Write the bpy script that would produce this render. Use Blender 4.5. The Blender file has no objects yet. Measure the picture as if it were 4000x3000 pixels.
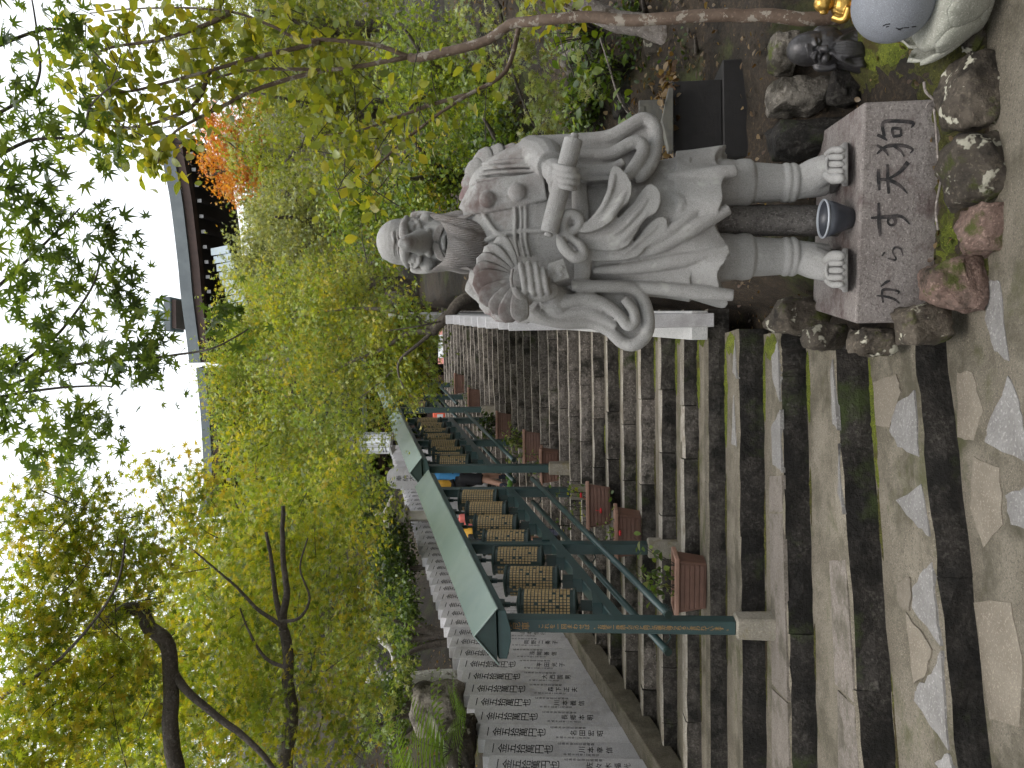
import bpy, bmesh, math, random
import numpy as np
from mathutils import Vector, Matrix, noise
R = math.radians
random.seed(7)
rng = np.random.default_rng(11)
sc = bpy.context.scene
COL = sc.collection

# ------------------------------------------------------------------ camera
PITCH, ROLL, FPX = R(5.0), R(0.8), 770.0
EYE = Vector((0, 0, 1.84))
FW = Vector((0, math.cos(PITCH), math.sin(PITCH)))
_u0 = Vector((0, -math.sin(PITCH), math.cos(PITCH)))
RT = Vector((1, 0, 0)) * math.cos(ROLL) - _u0 * math.sin(ROLL)
UP = _u0 * math.cos(ROLL) + Vector((1, 0, 0)) * math.sin(ROLL)
cam = bpy.data.cameras.new('camera')
cam.sensor_fit = 'HORIZONTAL'; cam.sensor_width = 36.0; cam.lens = 36.0 * FPX / 1024.0
cam.clip_end = 600
camo = bpy.data.objects.new('camera', cam); COL.objects.link(camo)
# the photograph was taken with the phone held upright and is stored on its side
m = Matrix(((-UP.x, RT.x, -FW.x, EYE.x), (-UP.y, RT.y, -FW.y, EYE.y), (-UP.z, RT.z, -FW.z, EYE.z), (0, 0, 0, 1)))
camo.matrix_world = m
sc.camera = camo

# ------------------------------------------------------------------ sky, sun, exposure
SUN_EL, SUN_AZ = R(68), R(200)
w = bpy.data.worlds.new('World'); sc.world = w; w.use_nodes = True
nt = w.node_tree; nt.nodes.clear()
sky = nt.nodes.new('ShaderNodeTexSky'); sky.sky_type = 'NISHITA'; sky.sun_disc = False
sky.sun_elevation = SUN_EL; sky.sun_rotation = SUN_AZ; sky.dust_density = 4.0; sky.air_density = 1.5
hs = nt.nodes.new('ShaderNodeMixRGB'); hs.blend_type = 'MIX'; hs.inputs[0].default_value = 0.86
hs.inputs[2].default_value = (9.2, 9.5, 9.9, 1)          # the even white of a closed cloud deck
bg = nt.nodes.new('ShaderNodeBackground'); bg.inputs['Strength'].default_value = 0.12
out = nt.nodes.new('ShaderNodeOutputWorld')
nt.links.new(sky.outputs[0], hs.inputs[1]); nt.links.new(hs.outputs[0], bg.inputs['Color'])
nt.links.new(bg.outputs[0], out.inputs['Surface'])
sun = bpy.data.lights.new('sun', 'SUN'); sun.energy = 1.4; sun.angle = R(30); sun.color = (1.0, 0.97, 0.92)
suno = bpy.data.objects.new('sun', sun); COL.objects.link(suno)
suno.rotation_euler = (R(90) - SUN_EL, 0, R(-12))
sc.view_settings.view_transform = 'Standard'; sc.view_settings.look = 'None'
sc.view_settings.exposure = 0.68; sc.view_settings.gamma = 1.0
sc.view_settings.use_curve_mapping = False
sc.cycles.max_bounces = 6; sc.cycles.diffuse_bounces = 4; sc.cycles.transmission_bounces = 4
sc.cycles.transparent_max_bounces = 6
sc.cycles.use_denoising = True; sc.cycles.use_adaptive_sampling = True; sc.cycles.adaptive_threshold = 0.03

# ------------------------------------------------------------------ helpers
def ray(px, py):
    return FW * FPX + RT * (px - 384) + UP * (512 - py)
def aY(px, py, Y):                      # point on the plane y = Y seen at upright-photo pixel (768 x 1024)
    r = ray(px, py); return EYE + r * (Y / r.y)
def aZ(px, py, Z):
    r = ray(px, py); return EYE + r * ((Z - EYE.z) / r.z)
def lerp(a, b, t): return a + (b - a) * t

ORG = {}
def tag(o, label=None, cat=None, group=None, kind=None):
    if label: o['label'] = label
    if cat: o['category'] = cat
    if group: o['group'] = group
    if kind: o['kind'] = kind
    return o
def thing(name, loc, label=None, cat=None, group=None, rz=0.0, kind=None):
    o = bpy.data.objects.new(name, None); COL.objects.link(o)
    o.empty_display_size = 0.1
    o.location = loc; o.rotation_euler = (0, 0, rz)
    ORG[o] = Vector(loc)
    return tag(o, label, cat, group, kind)
def link(name, me, parent=None, loc=(0, 0, 0)):
    o = bpy.data.objects.new(name, me); COL.objects.link(o)
    if parent is not None: o.parent = parent
    o.location = loc
    return o

class MB:
    def __init__(s): s.v = []; s.f = []; s.mi = []; s.cur = 0
    def add(s, vs, fs):
        n = len(s.v); s.v += [tuple(v) for v in vs]
        s.f += [tuple(i + n for i in f) for f in fs]; s.mi += [s.cur] * len(fs)
        return s
    def box(s, c, d, rot=None, jit=0.0, taper=None):
        c = Vector(c); hx, hy, hz = d[0] / 2, d[1] / 2, d[2] / 2
        vs = []
        for sz in (-1, 1):
            k = 1.0 if (taper is None or sz < 0) else taper
            for sx, sy in ((-1, -1), (1, -1), (1, 1), (-1, 1)):
                p = Vector((sx * hx * k, sy * hy * k, sz * hz))
                if jit: p += Vector((random.uniform(-jit, jit), random.uniform(-jit, jit), random.uniform(-jit, jit)))
                if rot is not None: p = rot @ p
                vs.append(c + p)
        return s.add(vs, [(3, 2, 1, 0), (4, 5, 6, 7), (0, 1, 5, 4), (1, 2, 6, 5), (2, 3, 7, 6), (3, 0, 4, 7)])
    def bar(s, a, b, wd, ht, upv=(0, 0, 1)):
        a = Vector(a); b = Vector(b); t = (b - a); L = t.length; t.normalize()
        r = t.cross(Vector(upv)).normalized(); u = r.cross(t).normalized()
        vs = []
        for p in (a, b):
            for sx, sz in ((-1, -1), (1, -1), (1, 1), (-1, 1)):
                vs.append(p + r * (sx * wd / 2) + u * (sz * ht / 2))
        return s.add(vs, [(0, 1, 2, 3), (7, 6, 5, 4), (0, 4, 5, 1), (1, 5, 6, 2), (2, 6, 7, 3), (3, 7, 4, 0)])
    def tube(s, pts, rad, n=8, flat=None, cap=True):
        pts = [Vector(p) for p in pts]; m = len(pts)
        if not hasattr(rad, '__len__'): rad = [rad] * m
        ref = None; vs = []
        for i, p in enumerate(pts):
            t = (pts[min(i + 1, m - 1)] - pts[max(i - 1, 0)])
            if t.length < 1e-9: t = Vector((0, 0, 1))
            t.normalize()
            if ref is None:
                ref = t.cross(Vector((0, 1, 0)))
                if ref.length < 0.1: ref = t.cross(Vector((1, 0, 0)))
            ref = (ref - t * ref.dot(t)).normalized()
            o = t.cross(ref)
            for k in range(n):
                a = 2 * math.pi * k / n
                fx, fo = (1, 1) if flat is None else flat
                vs.append(p + (ref * (math.cos(a) * fx) + o * (math.sin(a) * fo)) * rad[i])
        fs = []
        for i in range(m - 1):
            for k in range(n):
                k2 = (k + 1) % n
                fs.append((i * n + k, i * n + k2, (i + 1) * n + k2, (i + 1) * n + k))
        if cap:
            fs.append(tuple(range(n - 1, -1, -1))); fs.append(tuple((m - 1) * n + k for k in range(n)))
        return s.add(vs, fs)
    def lathe(s, prof, n=20, c=(0, 0, 0), rot=None, close=True):
        c = Vector(c); vs = []
        for r, z in prof:
            for k in range(n):
                a = 2 * math.pi * k / n
                p = Vector((r * math.cos(a), r * math.sin(a), z))
                if rot is not None: p = rot @ p
                vs.append(c + p)
        fs = []
        for i in range(len(prof) - 1):
            for k in range(n):
                k2 = (k + 1) % n
                fs.append((i * n + k, i * n + k2, (i + 1) * n + k2, (i + 1) * n + k))
        if close:
            fs.append(tuple(range(n - 1, -1, -1))); fs.append(tuple((len(prof) - 1) * n + k for k in range(n)))
        return s.add(vs, fs)
    def ell(s, c, r, nu=16, nv=10, rot=None, fn=None):
        c = Vector(c); vs = []; fs = []
        vs_ = []
        for i in range(nv + 1):
            th = math.pi * i / nv
            for k in range(nu):
                a = 2 * math.pi * k / nu
                d = Vector((math.sin(th) * math.cos(a), math.sin(th) * math.sin(a), math.cos(th)))
                q = 1.0 if fn is None else fn(d)
                p = Vector((d.x * r[0], d.y * r[1], d.z * r[2])) * q
                if rot is not None: p = rot @ p
                vs_.append(c + p)
        for i in range(nv):
            for k in range(nu):
                k2 = (k + 1) % nu
                fs.append((i * nu + k, (i + 1) * nu + k, (i + 1) * nu + k2, i * nu + k2))
        return s.add(vs_, fs)
    def grid(s, P, wrap=False):
        nv = len(P); nu = len(P[0]); vs = [p for row in P for p in row]; fs = []
        for i in range(nv - 1):
            for k in range(nu if wrap else nu - 1):
                k2 = (k + 1) % nu
                fs.append((i * nu + k, i * nu + k2, (i + 1) * nu + k2, (i + 1) * nu + k))
        return s.add(vs, fs)
    def mesh(s, name, mats, org=Vector((0, 0, 0)), smooth=False, bevel=0.0, seg=1, weld=False):
        me = bpy.data.meshes.new(name)
        ox, oy, oz = org
        me.from_pydata([(v[0] - ox, v[1] - oy, v[2] - oz) for v in s.v], [], s.f)
        if not isinstance(mats, (list, tuple)): mats = [mats]
        for mt in mats: me.materials.append(mt)
        if len(mats) > 1: me.polygons.foreach_set('material_index', s.mi)
        if weld or bevel:
            bm = bmesh.new(); bm.from_mesh(me)
            if weld: bmesh.ops.remove_doubles(bm, verts=bm.verts, dist=1e-5)
            bmesh.ops.recalc_face_normals(bm, faces=bm.faces)
            if bevel:
                es = [e for e in bm.edges if len(e.link_faces) == 2 and e.calc_face_angle(0) > 0.5]
                bmesh.ops.bevel(bm, geom=es, offset=bevel, segments=seg, profile=0.5, affect='EDGES', clamp_overlap=True)
            bm.to_mesh(me); bm.free()
        if smooth: me.polygons.foreach_set('use_smooth', [True] * len(me.polygons))
        me.update()
        return me
    def build(s, name, mats, parent=None, smooth=False, bevel=0.0, seg=1, weld=False, world=True):
        org = Vector((0, 0, 0))
        if world and parent is not None:
            q = parent
            while q is not None:
                org += Vector(q.location); q = q.parent
        return link(name, s.mesh(name, mats, org, smooth, bevel, seg, weld), parent)

def fbm(x, y, z=0.0, oct=4):
    return noise.fractal(Vector((x, y, z)), 1.0, 2.0, oct)

# ------------------------------------------------------------------ materials
def new_mat(name):
    mt = bpy.data.materials.new(name); mt.use_nodes = True
    nt = mt.node_tree; nt.nodes.clear()
    o = nt.nodes.new('ShaderNodeOutputMaterial'); b = nt.nodes.new('ShaderNodeBsdfPrincipled')
    nt.links.new(b.outputs[0], o.inputs['Surface'])
    return mt, nt, b
def N(nt, t, **kw):
    n = nt.nodes.new(t)
    for k, v in kw.items():
        if k.startswith('_'): setattr(n, k[1:], v)
        else: n.inputs[k].default_value = v
    return n
def noise_n(nt, co, scale, detail=6, rough=0.6, dist=0.0):
    n = N(nt, 'ShaderNodeTexNoise', Scale=scale, Detail=detail, Roughness=rough, Distortion=dist)
    nt.links.new(co, n.inputs['Vector']); return n.outputs['Fac']
def ramp(nt, fac, stops):
    r = nt.nodes.new('ShaderNodeValToRGB'); e = r.color_ramp.elements
    while len(e) < len(stops): e.new(0.5)
    for i, (p, c) in enumerate(stops):
        e[i].position = p; e[i].color = (*c, 1) if len(c) == 3 else c
    nt.links.new(fac, r.inputs[0]); return r.outputs[0]
def mix(nt, fac, a, b, mode='MIX'):
    mx = nt.nodes.new('ShaderNodeMixRGB'); mx.blend_type = mode
    for i, x in ((0, fac), (1, a), (2, b)):
        if hasattr(x, 'is_output') or hasattr(x, 'links'): nt.links.new(x, mx.inputs[i])
        else: mx.inputs[i].default_value = x if i == 0 else (*x, 1)
    return mx.outputs[0]
def bw(nt, fac, a, b):
    return ramp(nt, fac, [(a, (0, 0, 0)), (b, (1, 1, 1))])
def stone_mat(name, c1, c2, scale=3.0, speck=None, speckscale=90, speckamt=0.35, stain=None, stainscale=2.0, stainlo=0.5, stainhi=0.62,
              moss=None, mossscale=3.0, mosslo=0.55, mosshi=0.62, rough=0.85, bump=0.4, bumpscale=25, vary=0.25, stainz=None, lichen=None, lichscale=9, lichlo=.62, lichhi=.66):
    mt, nt, b = new_mat(name)
    tc = nt.nodes.new('ShaderNodeNewGeometry'); co = tc.outputs['Position']
    base = mix(nt, bw(nt, noise_n(nt, co, scale, 4, .65), 0.32, 0.68), c1, c2)
    if speck is not None:
        s = noise_n(nt, co, speckscale, 2, .5)
        base = mix(nt, mix(nt, 1.0, bw(nt, s, 0.54, 0.64), (speckamt,) * 3, 'MULTIPLY'), base, speck)
        s2 = noise_n(nt, co, speckscale * 1.7, 2, .5)
        base = mix(nt, mix(nt, 1.0, bw(nt, s2, 0.58, 0.66), (speckamt,) * 3, 'MULTIPLY'), base, tuple(min(1, x * 1.7) for x in c2))
    if stain is not None:
        sf = bw(nt, noise_n(nt, co, stainscale, 5, .72), stainlo, stainhi)
        if stainz is not None:           # lichen stains sit on the upper, rain-washed parts
            sx = nt.nodes.new('ShaderNodeSeparateXYZ'); nt.links.new(co, sx.inputs[0])
            mz = N(nt, 'ShaderNodeMapRange'); mz.inputs['From Min'].default_value = stainz[0]; mz.inputs['From Max'].default_value = stainz[1]; mz.inputs['To Min'].default_value = .12
            nt.links.new(sx.outputs['Z'], mz.inputs['Value']); sf = mix(nt, 1.0, sf, mz.outputs[0], 'MULTIPLY')
        base = mix(nt, sf, base, stain)
    if lichen is not None:
        base = mix(nt, bw(nt, noise_n(nt, co, lichscale, 3, .6), lichlo, lichhi), base, lichen)
    if moss is not None:
        base = mix(nt, bw(nt, noise_n(nt, co, mossscale, 5, .7), mosslo, mosshi), base, moss)
    if vary:
        oi = nt.nodes.new('ShaderNodeObjectInfo')
        hv = nt.nodes.new('ShaderNodeHueSaturation')
        mr = N(nt, 'ShaderNodeMapRange'); mr.inputs['To Min'].default_value = 1 - vary; mr.inputs['To Max'].default_value = 1 + vary
        nt.links.new(oi.outputs['Random'], mr.inputs['Value']); nt.links.new(mr.outputs[0], hv.inputs['Value'])
        nt.links.new(base, hv.inputs['Color']); base = hv.outputs[0]
    nt.links.new(base, b.inputs['Base Color'])
    b.inputs['Roughness'].default_value = rough; b.inputs['Specular IOR Level'].default_value = 0.35
    if bump:
        bp = N(nt, 'ShaderNodeBump', Strength=bump, Distance=0.02)
        nt.links.new(noise_n(nt, co, bumpscale, 5, .72), bp.inputs['Height'])
        nt.links.new(bp.outputs[0], b.inputs['Normal'])
    return mt
def plain_mat(name, c, rough=0.5, metal=0.0, var=0.12, scale=6, bump=0.05, bumpscale=60, c2=None, lo=.4, hi=.7, spec=.5, coat=0):
    mt, nt, b = new_mat(name)
    tc = nt.nodes.new('ShaderNodeTexCoord'); co = tc.outputs['Object']
    if c2 is None: c2 = tuple(x * (1 - var * 2) for x in c)
    base = mix(nt, bw(nt, noise_n(nt, co, scale, 6, .6), lo, hi), c, c2)
    nt.links.new(base, b.inputs['Base Color'])
    b.inputs['Roughness'].default_value = rough; b.inputs['Metallic'].default_value = metal
    b.inputs['Specular IOR Level'].default_value = spec; b.inputs['Coat Weight'].default_value = coat
    if bump:
        bp = N(nt, 'ShaderNodeBump', Strength=bump, Distance=0.01)
        nt.links.new(noise_n(nt, co, bumpscale, 5, .6), bp.inputs['Height']); nt.links.new(bp.outputs[0], b.inputs['Normal'])
    return mt
def leaf_mat(name, attr=True, cols=None, trans=0.5, rough=0.38):
    mt = bpy.data.materials.new(name); mt.use_nodes = True
    nt = mt.node_tree; nt.nodes.clear()
    o = nt.nodes.new('ShaderNodeOutputMaterial')
    if attr:
        a = nt.nodes.new('ShaderNodeAttribute'); a.attribute_name = 'Col'; c = a.outputs['Color']
    else:
        oi = nt.nodes.new('ShaderNodeObjectInfo')
        k = len(cols)
        c = ramp(nt, oi.outputs['Random'], [(i / (k - 1), cc) for i, cc in enumerate(cols)])
    b = N(nt, 'ShaderNodeBsdfPrincipled', Roughness=rough)
    b.inputs['Specular IOR Level'].default_value = 0.75
    t = nt.nodes.new('ShaderNodeBsdfTranslucent')
    warm = mix(nt, 1.0, c, (1.3, 1.2, 0.5), 'MULTIPLY')
    nt.links.new(c, b.inputs['Base Color']); nt.links.new(warm, t.inputs['Color'])
    ms = nt.nodes.new('ShaderNodeMixShader'); ms.inputs[0].default_value = trans
    nt.links.new(b.outputs[0], ms.inputs[1]); nt.links.new(t.outputs[0], ms.inputs[2])
    nt.links.new(ms.outputs[0], o.inputs['Surface'])
    return mt

M = {}
M['statue'] = stone_mat('granite_statue', (.27, .26, .25), (.36, .35, .34), 2.0, speck=(.15, .145, .145), speckscale=190, speckamt=.4,
                        stain=(.135, .098, .09), stainscale=2.3, stainlo=.48, stainhi=.62, stainz=(1.9, 2.35), lichen=(.42, .41, .39), lichscale=7, lichlo=.60, lichhi=.72, vary=0, bump=.35, bumpscale=45, rough=.9)
M['statue_wing'] = stone_mat('granite_wing', (.24, .23, .22), (.33, .32, .31), 2.5, speck=(.13, .12, .13), speckscale=180, speckamt=.45,
                        stain=(.19, .13, .13), stainscale=4, stainlo=.5, stainhi=.62, vary=0, bump=.35, bumpscale=45, rough=.9)
M['beard'] = stone_mat('granite_beard', (.24, .22, .21), (.30, .28, .27), 3, speck=(.12, .11, .11), speckscale=160, speckamt=.4,
                       stain=(.19, .16, .145), stainscale=3, stainlo=.52, stainhi=.68, vary=0, bump=.3, bumpscale=60, rough=.9)
M['plinth'] = stone_mat('plinth_stone', (.17, .145, .136), (.26, .232, .218), 4, speck=(.085, .07, .066), speckscale=75, speckamt=.5,
                        stain=(.10, .07, .066), stainscale=3, stainlo=.5, stainhi=.64, vary=0, bump=.5, bumpscale=40)
M['pillar'] = stone_mat('pillar_stone', (.10, .09, .085), (.17, .155, .145), 8, speck=(.05, .045, .04), speckscale=55, speckamt=.6, vary=0, bump=.9, bumpscale=30)
M['granite'] = stone_mat('grey_granite', (.42, .41, .425), (.52, .505, .515), 3, speck=(.25, .24, .25), speckscale=130, speckamt=.45,
                         stain=(.31, .295, .295), stainscale=1.6, stainlo=.52, stainhi=.72, vary=.10, bump=.1, bumpscale=70, rough=.7)
M['granite_white'] = stone_mat('pale_granite', (.42, .42, .42), (.52, .51, .50), 4, speck=(.2, .2, .2), speckscale=100, speckamt=.4, vary=.1, bump=.15)
M['riser'] = stone_mat('algae_shade_stone', (.013, .011, .0095), (.036, .031, .027), 9, speck=(.11, .10, .088), speckscale=48, speckamt=.38,  # algae, with the shade on the lower step fronts put into the colour
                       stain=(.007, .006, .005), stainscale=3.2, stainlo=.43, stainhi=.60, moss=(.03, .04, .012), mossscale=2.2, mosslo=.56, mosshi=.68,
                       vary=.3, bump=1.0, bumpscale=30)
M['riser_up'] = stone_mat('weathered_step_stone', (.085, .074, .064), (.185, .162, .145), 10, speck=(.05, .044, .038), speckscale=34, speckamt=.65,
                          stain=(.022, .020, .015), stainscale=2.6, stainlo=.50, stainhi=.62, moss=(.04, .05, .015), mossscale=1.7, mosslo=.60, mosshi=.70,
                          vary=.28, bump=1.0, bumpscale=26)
M['nosing'] = stone_mat('worn_step_edge', (.25, .22, .185), (.38, .345, .30), 8, speck=(.15, .13, .11), speckscale=60, speckamt=.5,
                        stain=(.22, .19, .15), stainscale=5, stainlo=.5, stainhi=.62, vary=.2, bump=.7, bumpscale=40)
M['tread'] = stone_mat('aggregate_concrete', (.125, .107, .08), (.205, .18, .142), 3.2, speck=(.07, .06, .046), speckscale=75, speckamt=.55,
                       stain=(.075, .066, .045), stainscale=2.4, stainlo=.48, stainhi=.66, moss=(.07, .072, .028), mossscale=1.7, mosslo=.56, mosshi=.70,
                       vary=.12, bump=.6, bumpscale=55)
M['flag'] = stone_mat('white_flagstone', (.175, .165, .157), (.245, .235, .226), 6, speck=(.17, .16, .16), speckscale=40, speckamt=.5, vary=.15, bump=.8, bumpscale=22)
M['edge_strip'] = stone_mat('granite_edge', (.165, .142, .122), (.235, .205, .18), 6, speck=(.10, .085, .072), speckscale=55, speckamt=.5, stain=(.10, .088, .066), stainscale=4, stainlo=.5, stainhi=.66, vary=.15, bump=.7, bumpscale=35)
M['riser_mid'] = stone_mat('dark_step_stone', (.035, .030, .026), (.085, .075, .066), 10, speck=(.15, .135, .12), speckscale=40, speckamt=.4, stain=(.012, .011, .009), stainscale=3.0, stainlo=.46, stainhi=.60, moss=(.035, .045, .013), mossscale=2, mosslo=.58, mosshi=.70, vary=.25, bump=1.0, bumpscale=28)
M['flag_tan'] = stone_mat('tan_flagstone', (.15, .128, .10), (.205, .178, .142), 5, speck=(.17, .14, .11), speckscale=60, speckamt=.5, vary=.15, bump=.5, bumpscale=30)
M['rock'] = stone_mat('lichen_rock', (.04, .032, .024), (.095, .078, .06), 5, speck=(.04, .03, .025), speckscale=30, speckamt=.5,
                      stain=(.02, .016, .012), stainscale=4, stainlo=.5, stainhi=.62, moss=(.05, .055, .012), mossscale=3.5, mosslo=.57, mosshi=.64,
                      lichen=(.38, .36, .29), lichscale=11, lichlo=.60, lichhi=.64, vary=.25, bump=1.0, bumpscale=14)
M['rock_red'] = stone_mat('reddish_rock', (.12, .075, .06), (.21, .145, .12), 6, speck=(.06, .04, .03), speckscale=40, speckamt=.5,
                      stain=(.03, .022, .015), stainscale=3, stainlo=.52, stainhi=.66, moss=(.06, .065, .015), mossscale=4, mosslo=.58, mosshi=.66, vary=.2, bump=1.0, bumpscale=18)
M['rock_pale'] = stone_mat('pale_rock', (.12, .105, .088), (.24, .215, .185), 6, speck=(.06, .05, .04), speckscale=40, speckamt=.5,
                      stain=(.028, .023, .016), stainscale=3.2, stainlo=.46, stainhi=.60, moss=(.06, .07, .015), mossscale=4, mosslo=.62, mosshi=.68, vary=.2, bump=1.0, bumpscale=18)
M['earth'] = stone_mat('forest_floor', (.018, .013, .009), (.042, .030, .020), 3, speck=(.09, .06, .035), speckscale=45, speckamt=.5,
                       stain=(.010, .008, .005), stainscale=1.2, stainlo=.45, stainhi=.65, moss=(.05, .058, .014), mossscale=1.1, mosslo=.55, mosshi=.66, vary=0, bump=1.0, bumpscale=22)
M['moss'] = stone_mat('moss', (.075, .095, .012), (.16, .18, .022), 9, speck=(.03, .035, .008), speckscale=70, speckamt=.6,
                      stain=(.07, .055, .02), stainscale=5, stainlo=.54, stainhi=.66, vary=.25, bump=1.0, bumpscale=60, rough=1.0)
M['moss_dark'] = stone_mat('dull_moss', (.05, .05, .014), (.10, .10, .022), 7, speck=(.022, .02, .01), speckscale=60, speckamt=.6,
                      stain=(.05, .036, .02), stainscale=3, stainlo=.48, stainhi=.62, vary=.2, bump=1.0, bumpscale=55, rough=1.0)
M['green'] = plain_mat('green_painted_steel', (.026, .055, .055), .38, 0, .12, 5, .04, 120)
M['green_dark'] = plain_mat('dark_green_steel', (.012, .030, .027), .45, 0, .15, 5, .04, 120)
M['roof_green'] = plain_mat('pale_green_sheet', (.175, .235, .215), .25, .0, .06, 2.0, .02, 30, c2=(.22, .275, .25), spec=.6)
M['gold'] = plain_mat('gold_leaf', (.40, .29, .14), .5, .15, .2, 55, .3, 160, c2=(.22, .145, .065))
M['gold_text'] = plain_mat('gold_paint', (.36, .20, .06), .6, 0, .1)
M['ink'] = plain_mat('black_ink', (.016, .015, .016), .8, 0, .1)
M['ink_worn'] = plain_mat('worn_ink', (.018, .017, .018), .85, 0, .3, 26, c2=(.10, .082, .08), lo=.46, hi=.70)
M['concrete'] = stone_mat('post_concrete', (.17, .155, .125), (.26, .235, .195), 6, speck=(.14, .12, .09), speckscale=60, speckamt=.4, stain=(.15, .125, .06), stainscale=3.5, stainlo=.5, stainhi=.66, vary=.2, bump=.4)
M['planter'] = plain_mat('brown_plastic', (.155, .078, .056), .5, 0, .12, 9, .1, 60)
M['planter_lip'] = plain_mat('brown_plastic_lip', (.33, .19, .14), .5, 0, .1, 9, .1, 60)
M['soil'] = plain_mat('soil', (.03, .022, .016), .95, 0, .3, 30, .6, 60)
M['bark'] = stone_mat('maple_bark', (.055, .045, .037), (.12, .10, .085), 7, speck=(.03, .025, .02), speckscale=40, speckamt=.5, stain=(.2, .19, .17), stainscale=4, stainlo=.62, stainhi=.72, vary=.15, bump=.9, bumpscale=20)
M['bark_white'] = stone_mat('white_bark', (.36, .34, .31), (.50, .48, .45), 6, speck=(.14, .12, .10), speckscale=25, speckamt=.5, stain=(.12, .10, .08), stainscale=6, stainlo=.58, stainhi=.66, vary=.1, bump=.6, bumpscale=20)
M['bark_grey'] = stone_mat('grey_bark', (.17, .145, .13), (.30, .265, .245), 5, speck=(.09, .07, .06), speckscale=30, speckamt=.5, stain=(.09, .07, .055), stainscale=5, stainlo=.52, stainhi=.66, vary=.1, bump=.8, bumpscale=20)
M['bark_mottle'] = stone_mat('mottled_bark', (.10, .066, .047), (.155, .11, .083), 5, stain=(.28, .245, .205), stainscale=11, stainlo=.55, stainhi=.565, speck=(.07, .05, .035), speckscale=30, speckamt=.3, vary=.05, bump=.4, bumpscale=18, rough=.7)
M['twig'] = plain_mat('dark_twig', (.05, .042, .036), .85, 0, .2)
# ------------------------------------------------------------------ the hillside and the stairs: shared measures
AX, AY = math.sin(R(8)), math.cos(R(8))
def nose_line(z, p, q):                  # a tread edge at height z through two photo points -> (height, distance, skew)
    a, b = aZ(*p, z), aZ(*q, z); s = -(b.y - a.y) / (b.x - a.x)
    return (z, a.y + a.x * s, math.degrees(math.atan(s)))
STEPS = [nose_line(.17, (399, 913.5), (0, 954)), nose_line(.365, (415, 833), (0, 860)), nose_line(.54, (426, 779), (0, 790)), nose_line(.725, (426, 737), (0, 741)), nose_line(.87, (426, 706), (0, 709)), nose_line(1.0, (426, 681.8), (0, 686))]
for n in range(31): STEPS.append((1.14 + .14 * n, 6.8 + .433 * n, min(8.0, 4.5 + .5 * n)))
def nose_y(i, x): return STEPS[i][1] - x * math.tan(R(STEPS[i][2]))
def plane_z(y): return 1.14 + .323 * (y - 6.8)
def step_z(x, y):
    z = 0.0
    for i in range(len(STEPS)):
        if nose_y(i, x) <= y + .01: z = STEPS[i][0]
    return z
def xr(y): return .47 + .10 * (y - 6.8)
def xl(y): return -3.5 + .165 * (y - 7.05)
RH = ([-20, 3.5, 3.7, 4.2, 4.58, 4.72, 5.5, 6.5, 7.5, 9, 12, 16, 20, 24, 40, 70, 140], [-.16, -.16, .03, .12, .2, .58, .85, 1.3, 1.9, 2.7, 3.9, 5.0, 5.8, 7, 15, 27, 60])
def sst(a, b, x):
    t = max(0.0, min(1.0, (x - a) / (b - a))); return t * t * (3 - 2 * t)
def ground(x, y):
    base = min(max(plane_z(y) - .45, -.08), 5.2)
    if y > 21: base = 5.25 + max(0, y - 27) * .5
    t = x - xr(y) - .12
    if t > 0:
        hr = float(np.interp(y, *RH)) + .06 * min(t, 8)
        hr += .07 * max(0.0, 1 - math.hypot(x - 1.95, (y - 4.35) * 1.2) / .5) ** .6 if math.hypot(x - 1.95, (y - 4.35) * 1.2) < .5 else 0
        base = lerp(base, max(hr, base), sst(0, .22, t))
    t = xl(y) - .3 - x
    if t > 0 and y > 4:
        hl = plane_z(min(y, 22)) + .55 + .6 * min(t, 9) + max(0, y - 27) * .5
        base = lerp(base, max(hl, base), sst(0, .6, t) * sst(4, 6, y))
    elif t > 0:
        base = base
    return base + (.05 * fbm(x * 1.3, y * 1.3) + .02 * fbm(x * 6, y * 6, 3)) * (1 if (t > 0 or x > xr(y) + .2) else 0)

def build_terrain():
    xs = np.unique(np.concatenate([np.linspace(-90, -9, 28), np.linspace(-9, 7, 120), np.linspace(7, 90, 28)]))
    ys = np.unique(np.concatenate([np.linspace(-30, 2.8, 14), np.linspace(2.8, 13, 120), np.linspace(13, 30, 60), np.linspace(30, 140, 30)]))
    mb = MB(); mb.grid([[(x, y, ground(x, y)) for x in xs] for y in ys])
    o = mb.build('hillside_ground', M['earth'], smooth=True); tag(o, kind='structure')
build_terrain()

# ------------------------------------------------------------------ stairs
def poly_prism(mb, pts, th, inset=0.0):
    n = len(pts); vs = [tuple(p) for p in pts] + [(p[0], p[1], p[2] - th) for p in pts]
    fs = [tuple(range(n)), tuple(range(2 * n - 1, n - 1, -1))] + [(i, i + n, (i + 1) % n + n, (i + 1) % n) for i in range(n)]
    mb.add(vs, fs)
def rough_poly(pts, amt=.012, sub=3):
    out = []
    for i in range(len(pts)):
        a, b = Vector(pts[i]), Vector(pts[(i + 1) % len(pts)])
        for k in range(sub):
            p = a.lerp(b, k / sub)
            if k: p += Vector((random.uniform(-amt, amt), random.uniform(-amt, amt), 0))
            out.append(p)
    return out
def orient_up(pts):
    a = sum((pts[i][0] * pts[(i + 1) % len(pts)][1] - pts[(i + 1) % len(pts)][0] * pts[i][1]) for i in range(len(pts)))
    return pts if a > 0 else pts[::-1]

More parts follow.
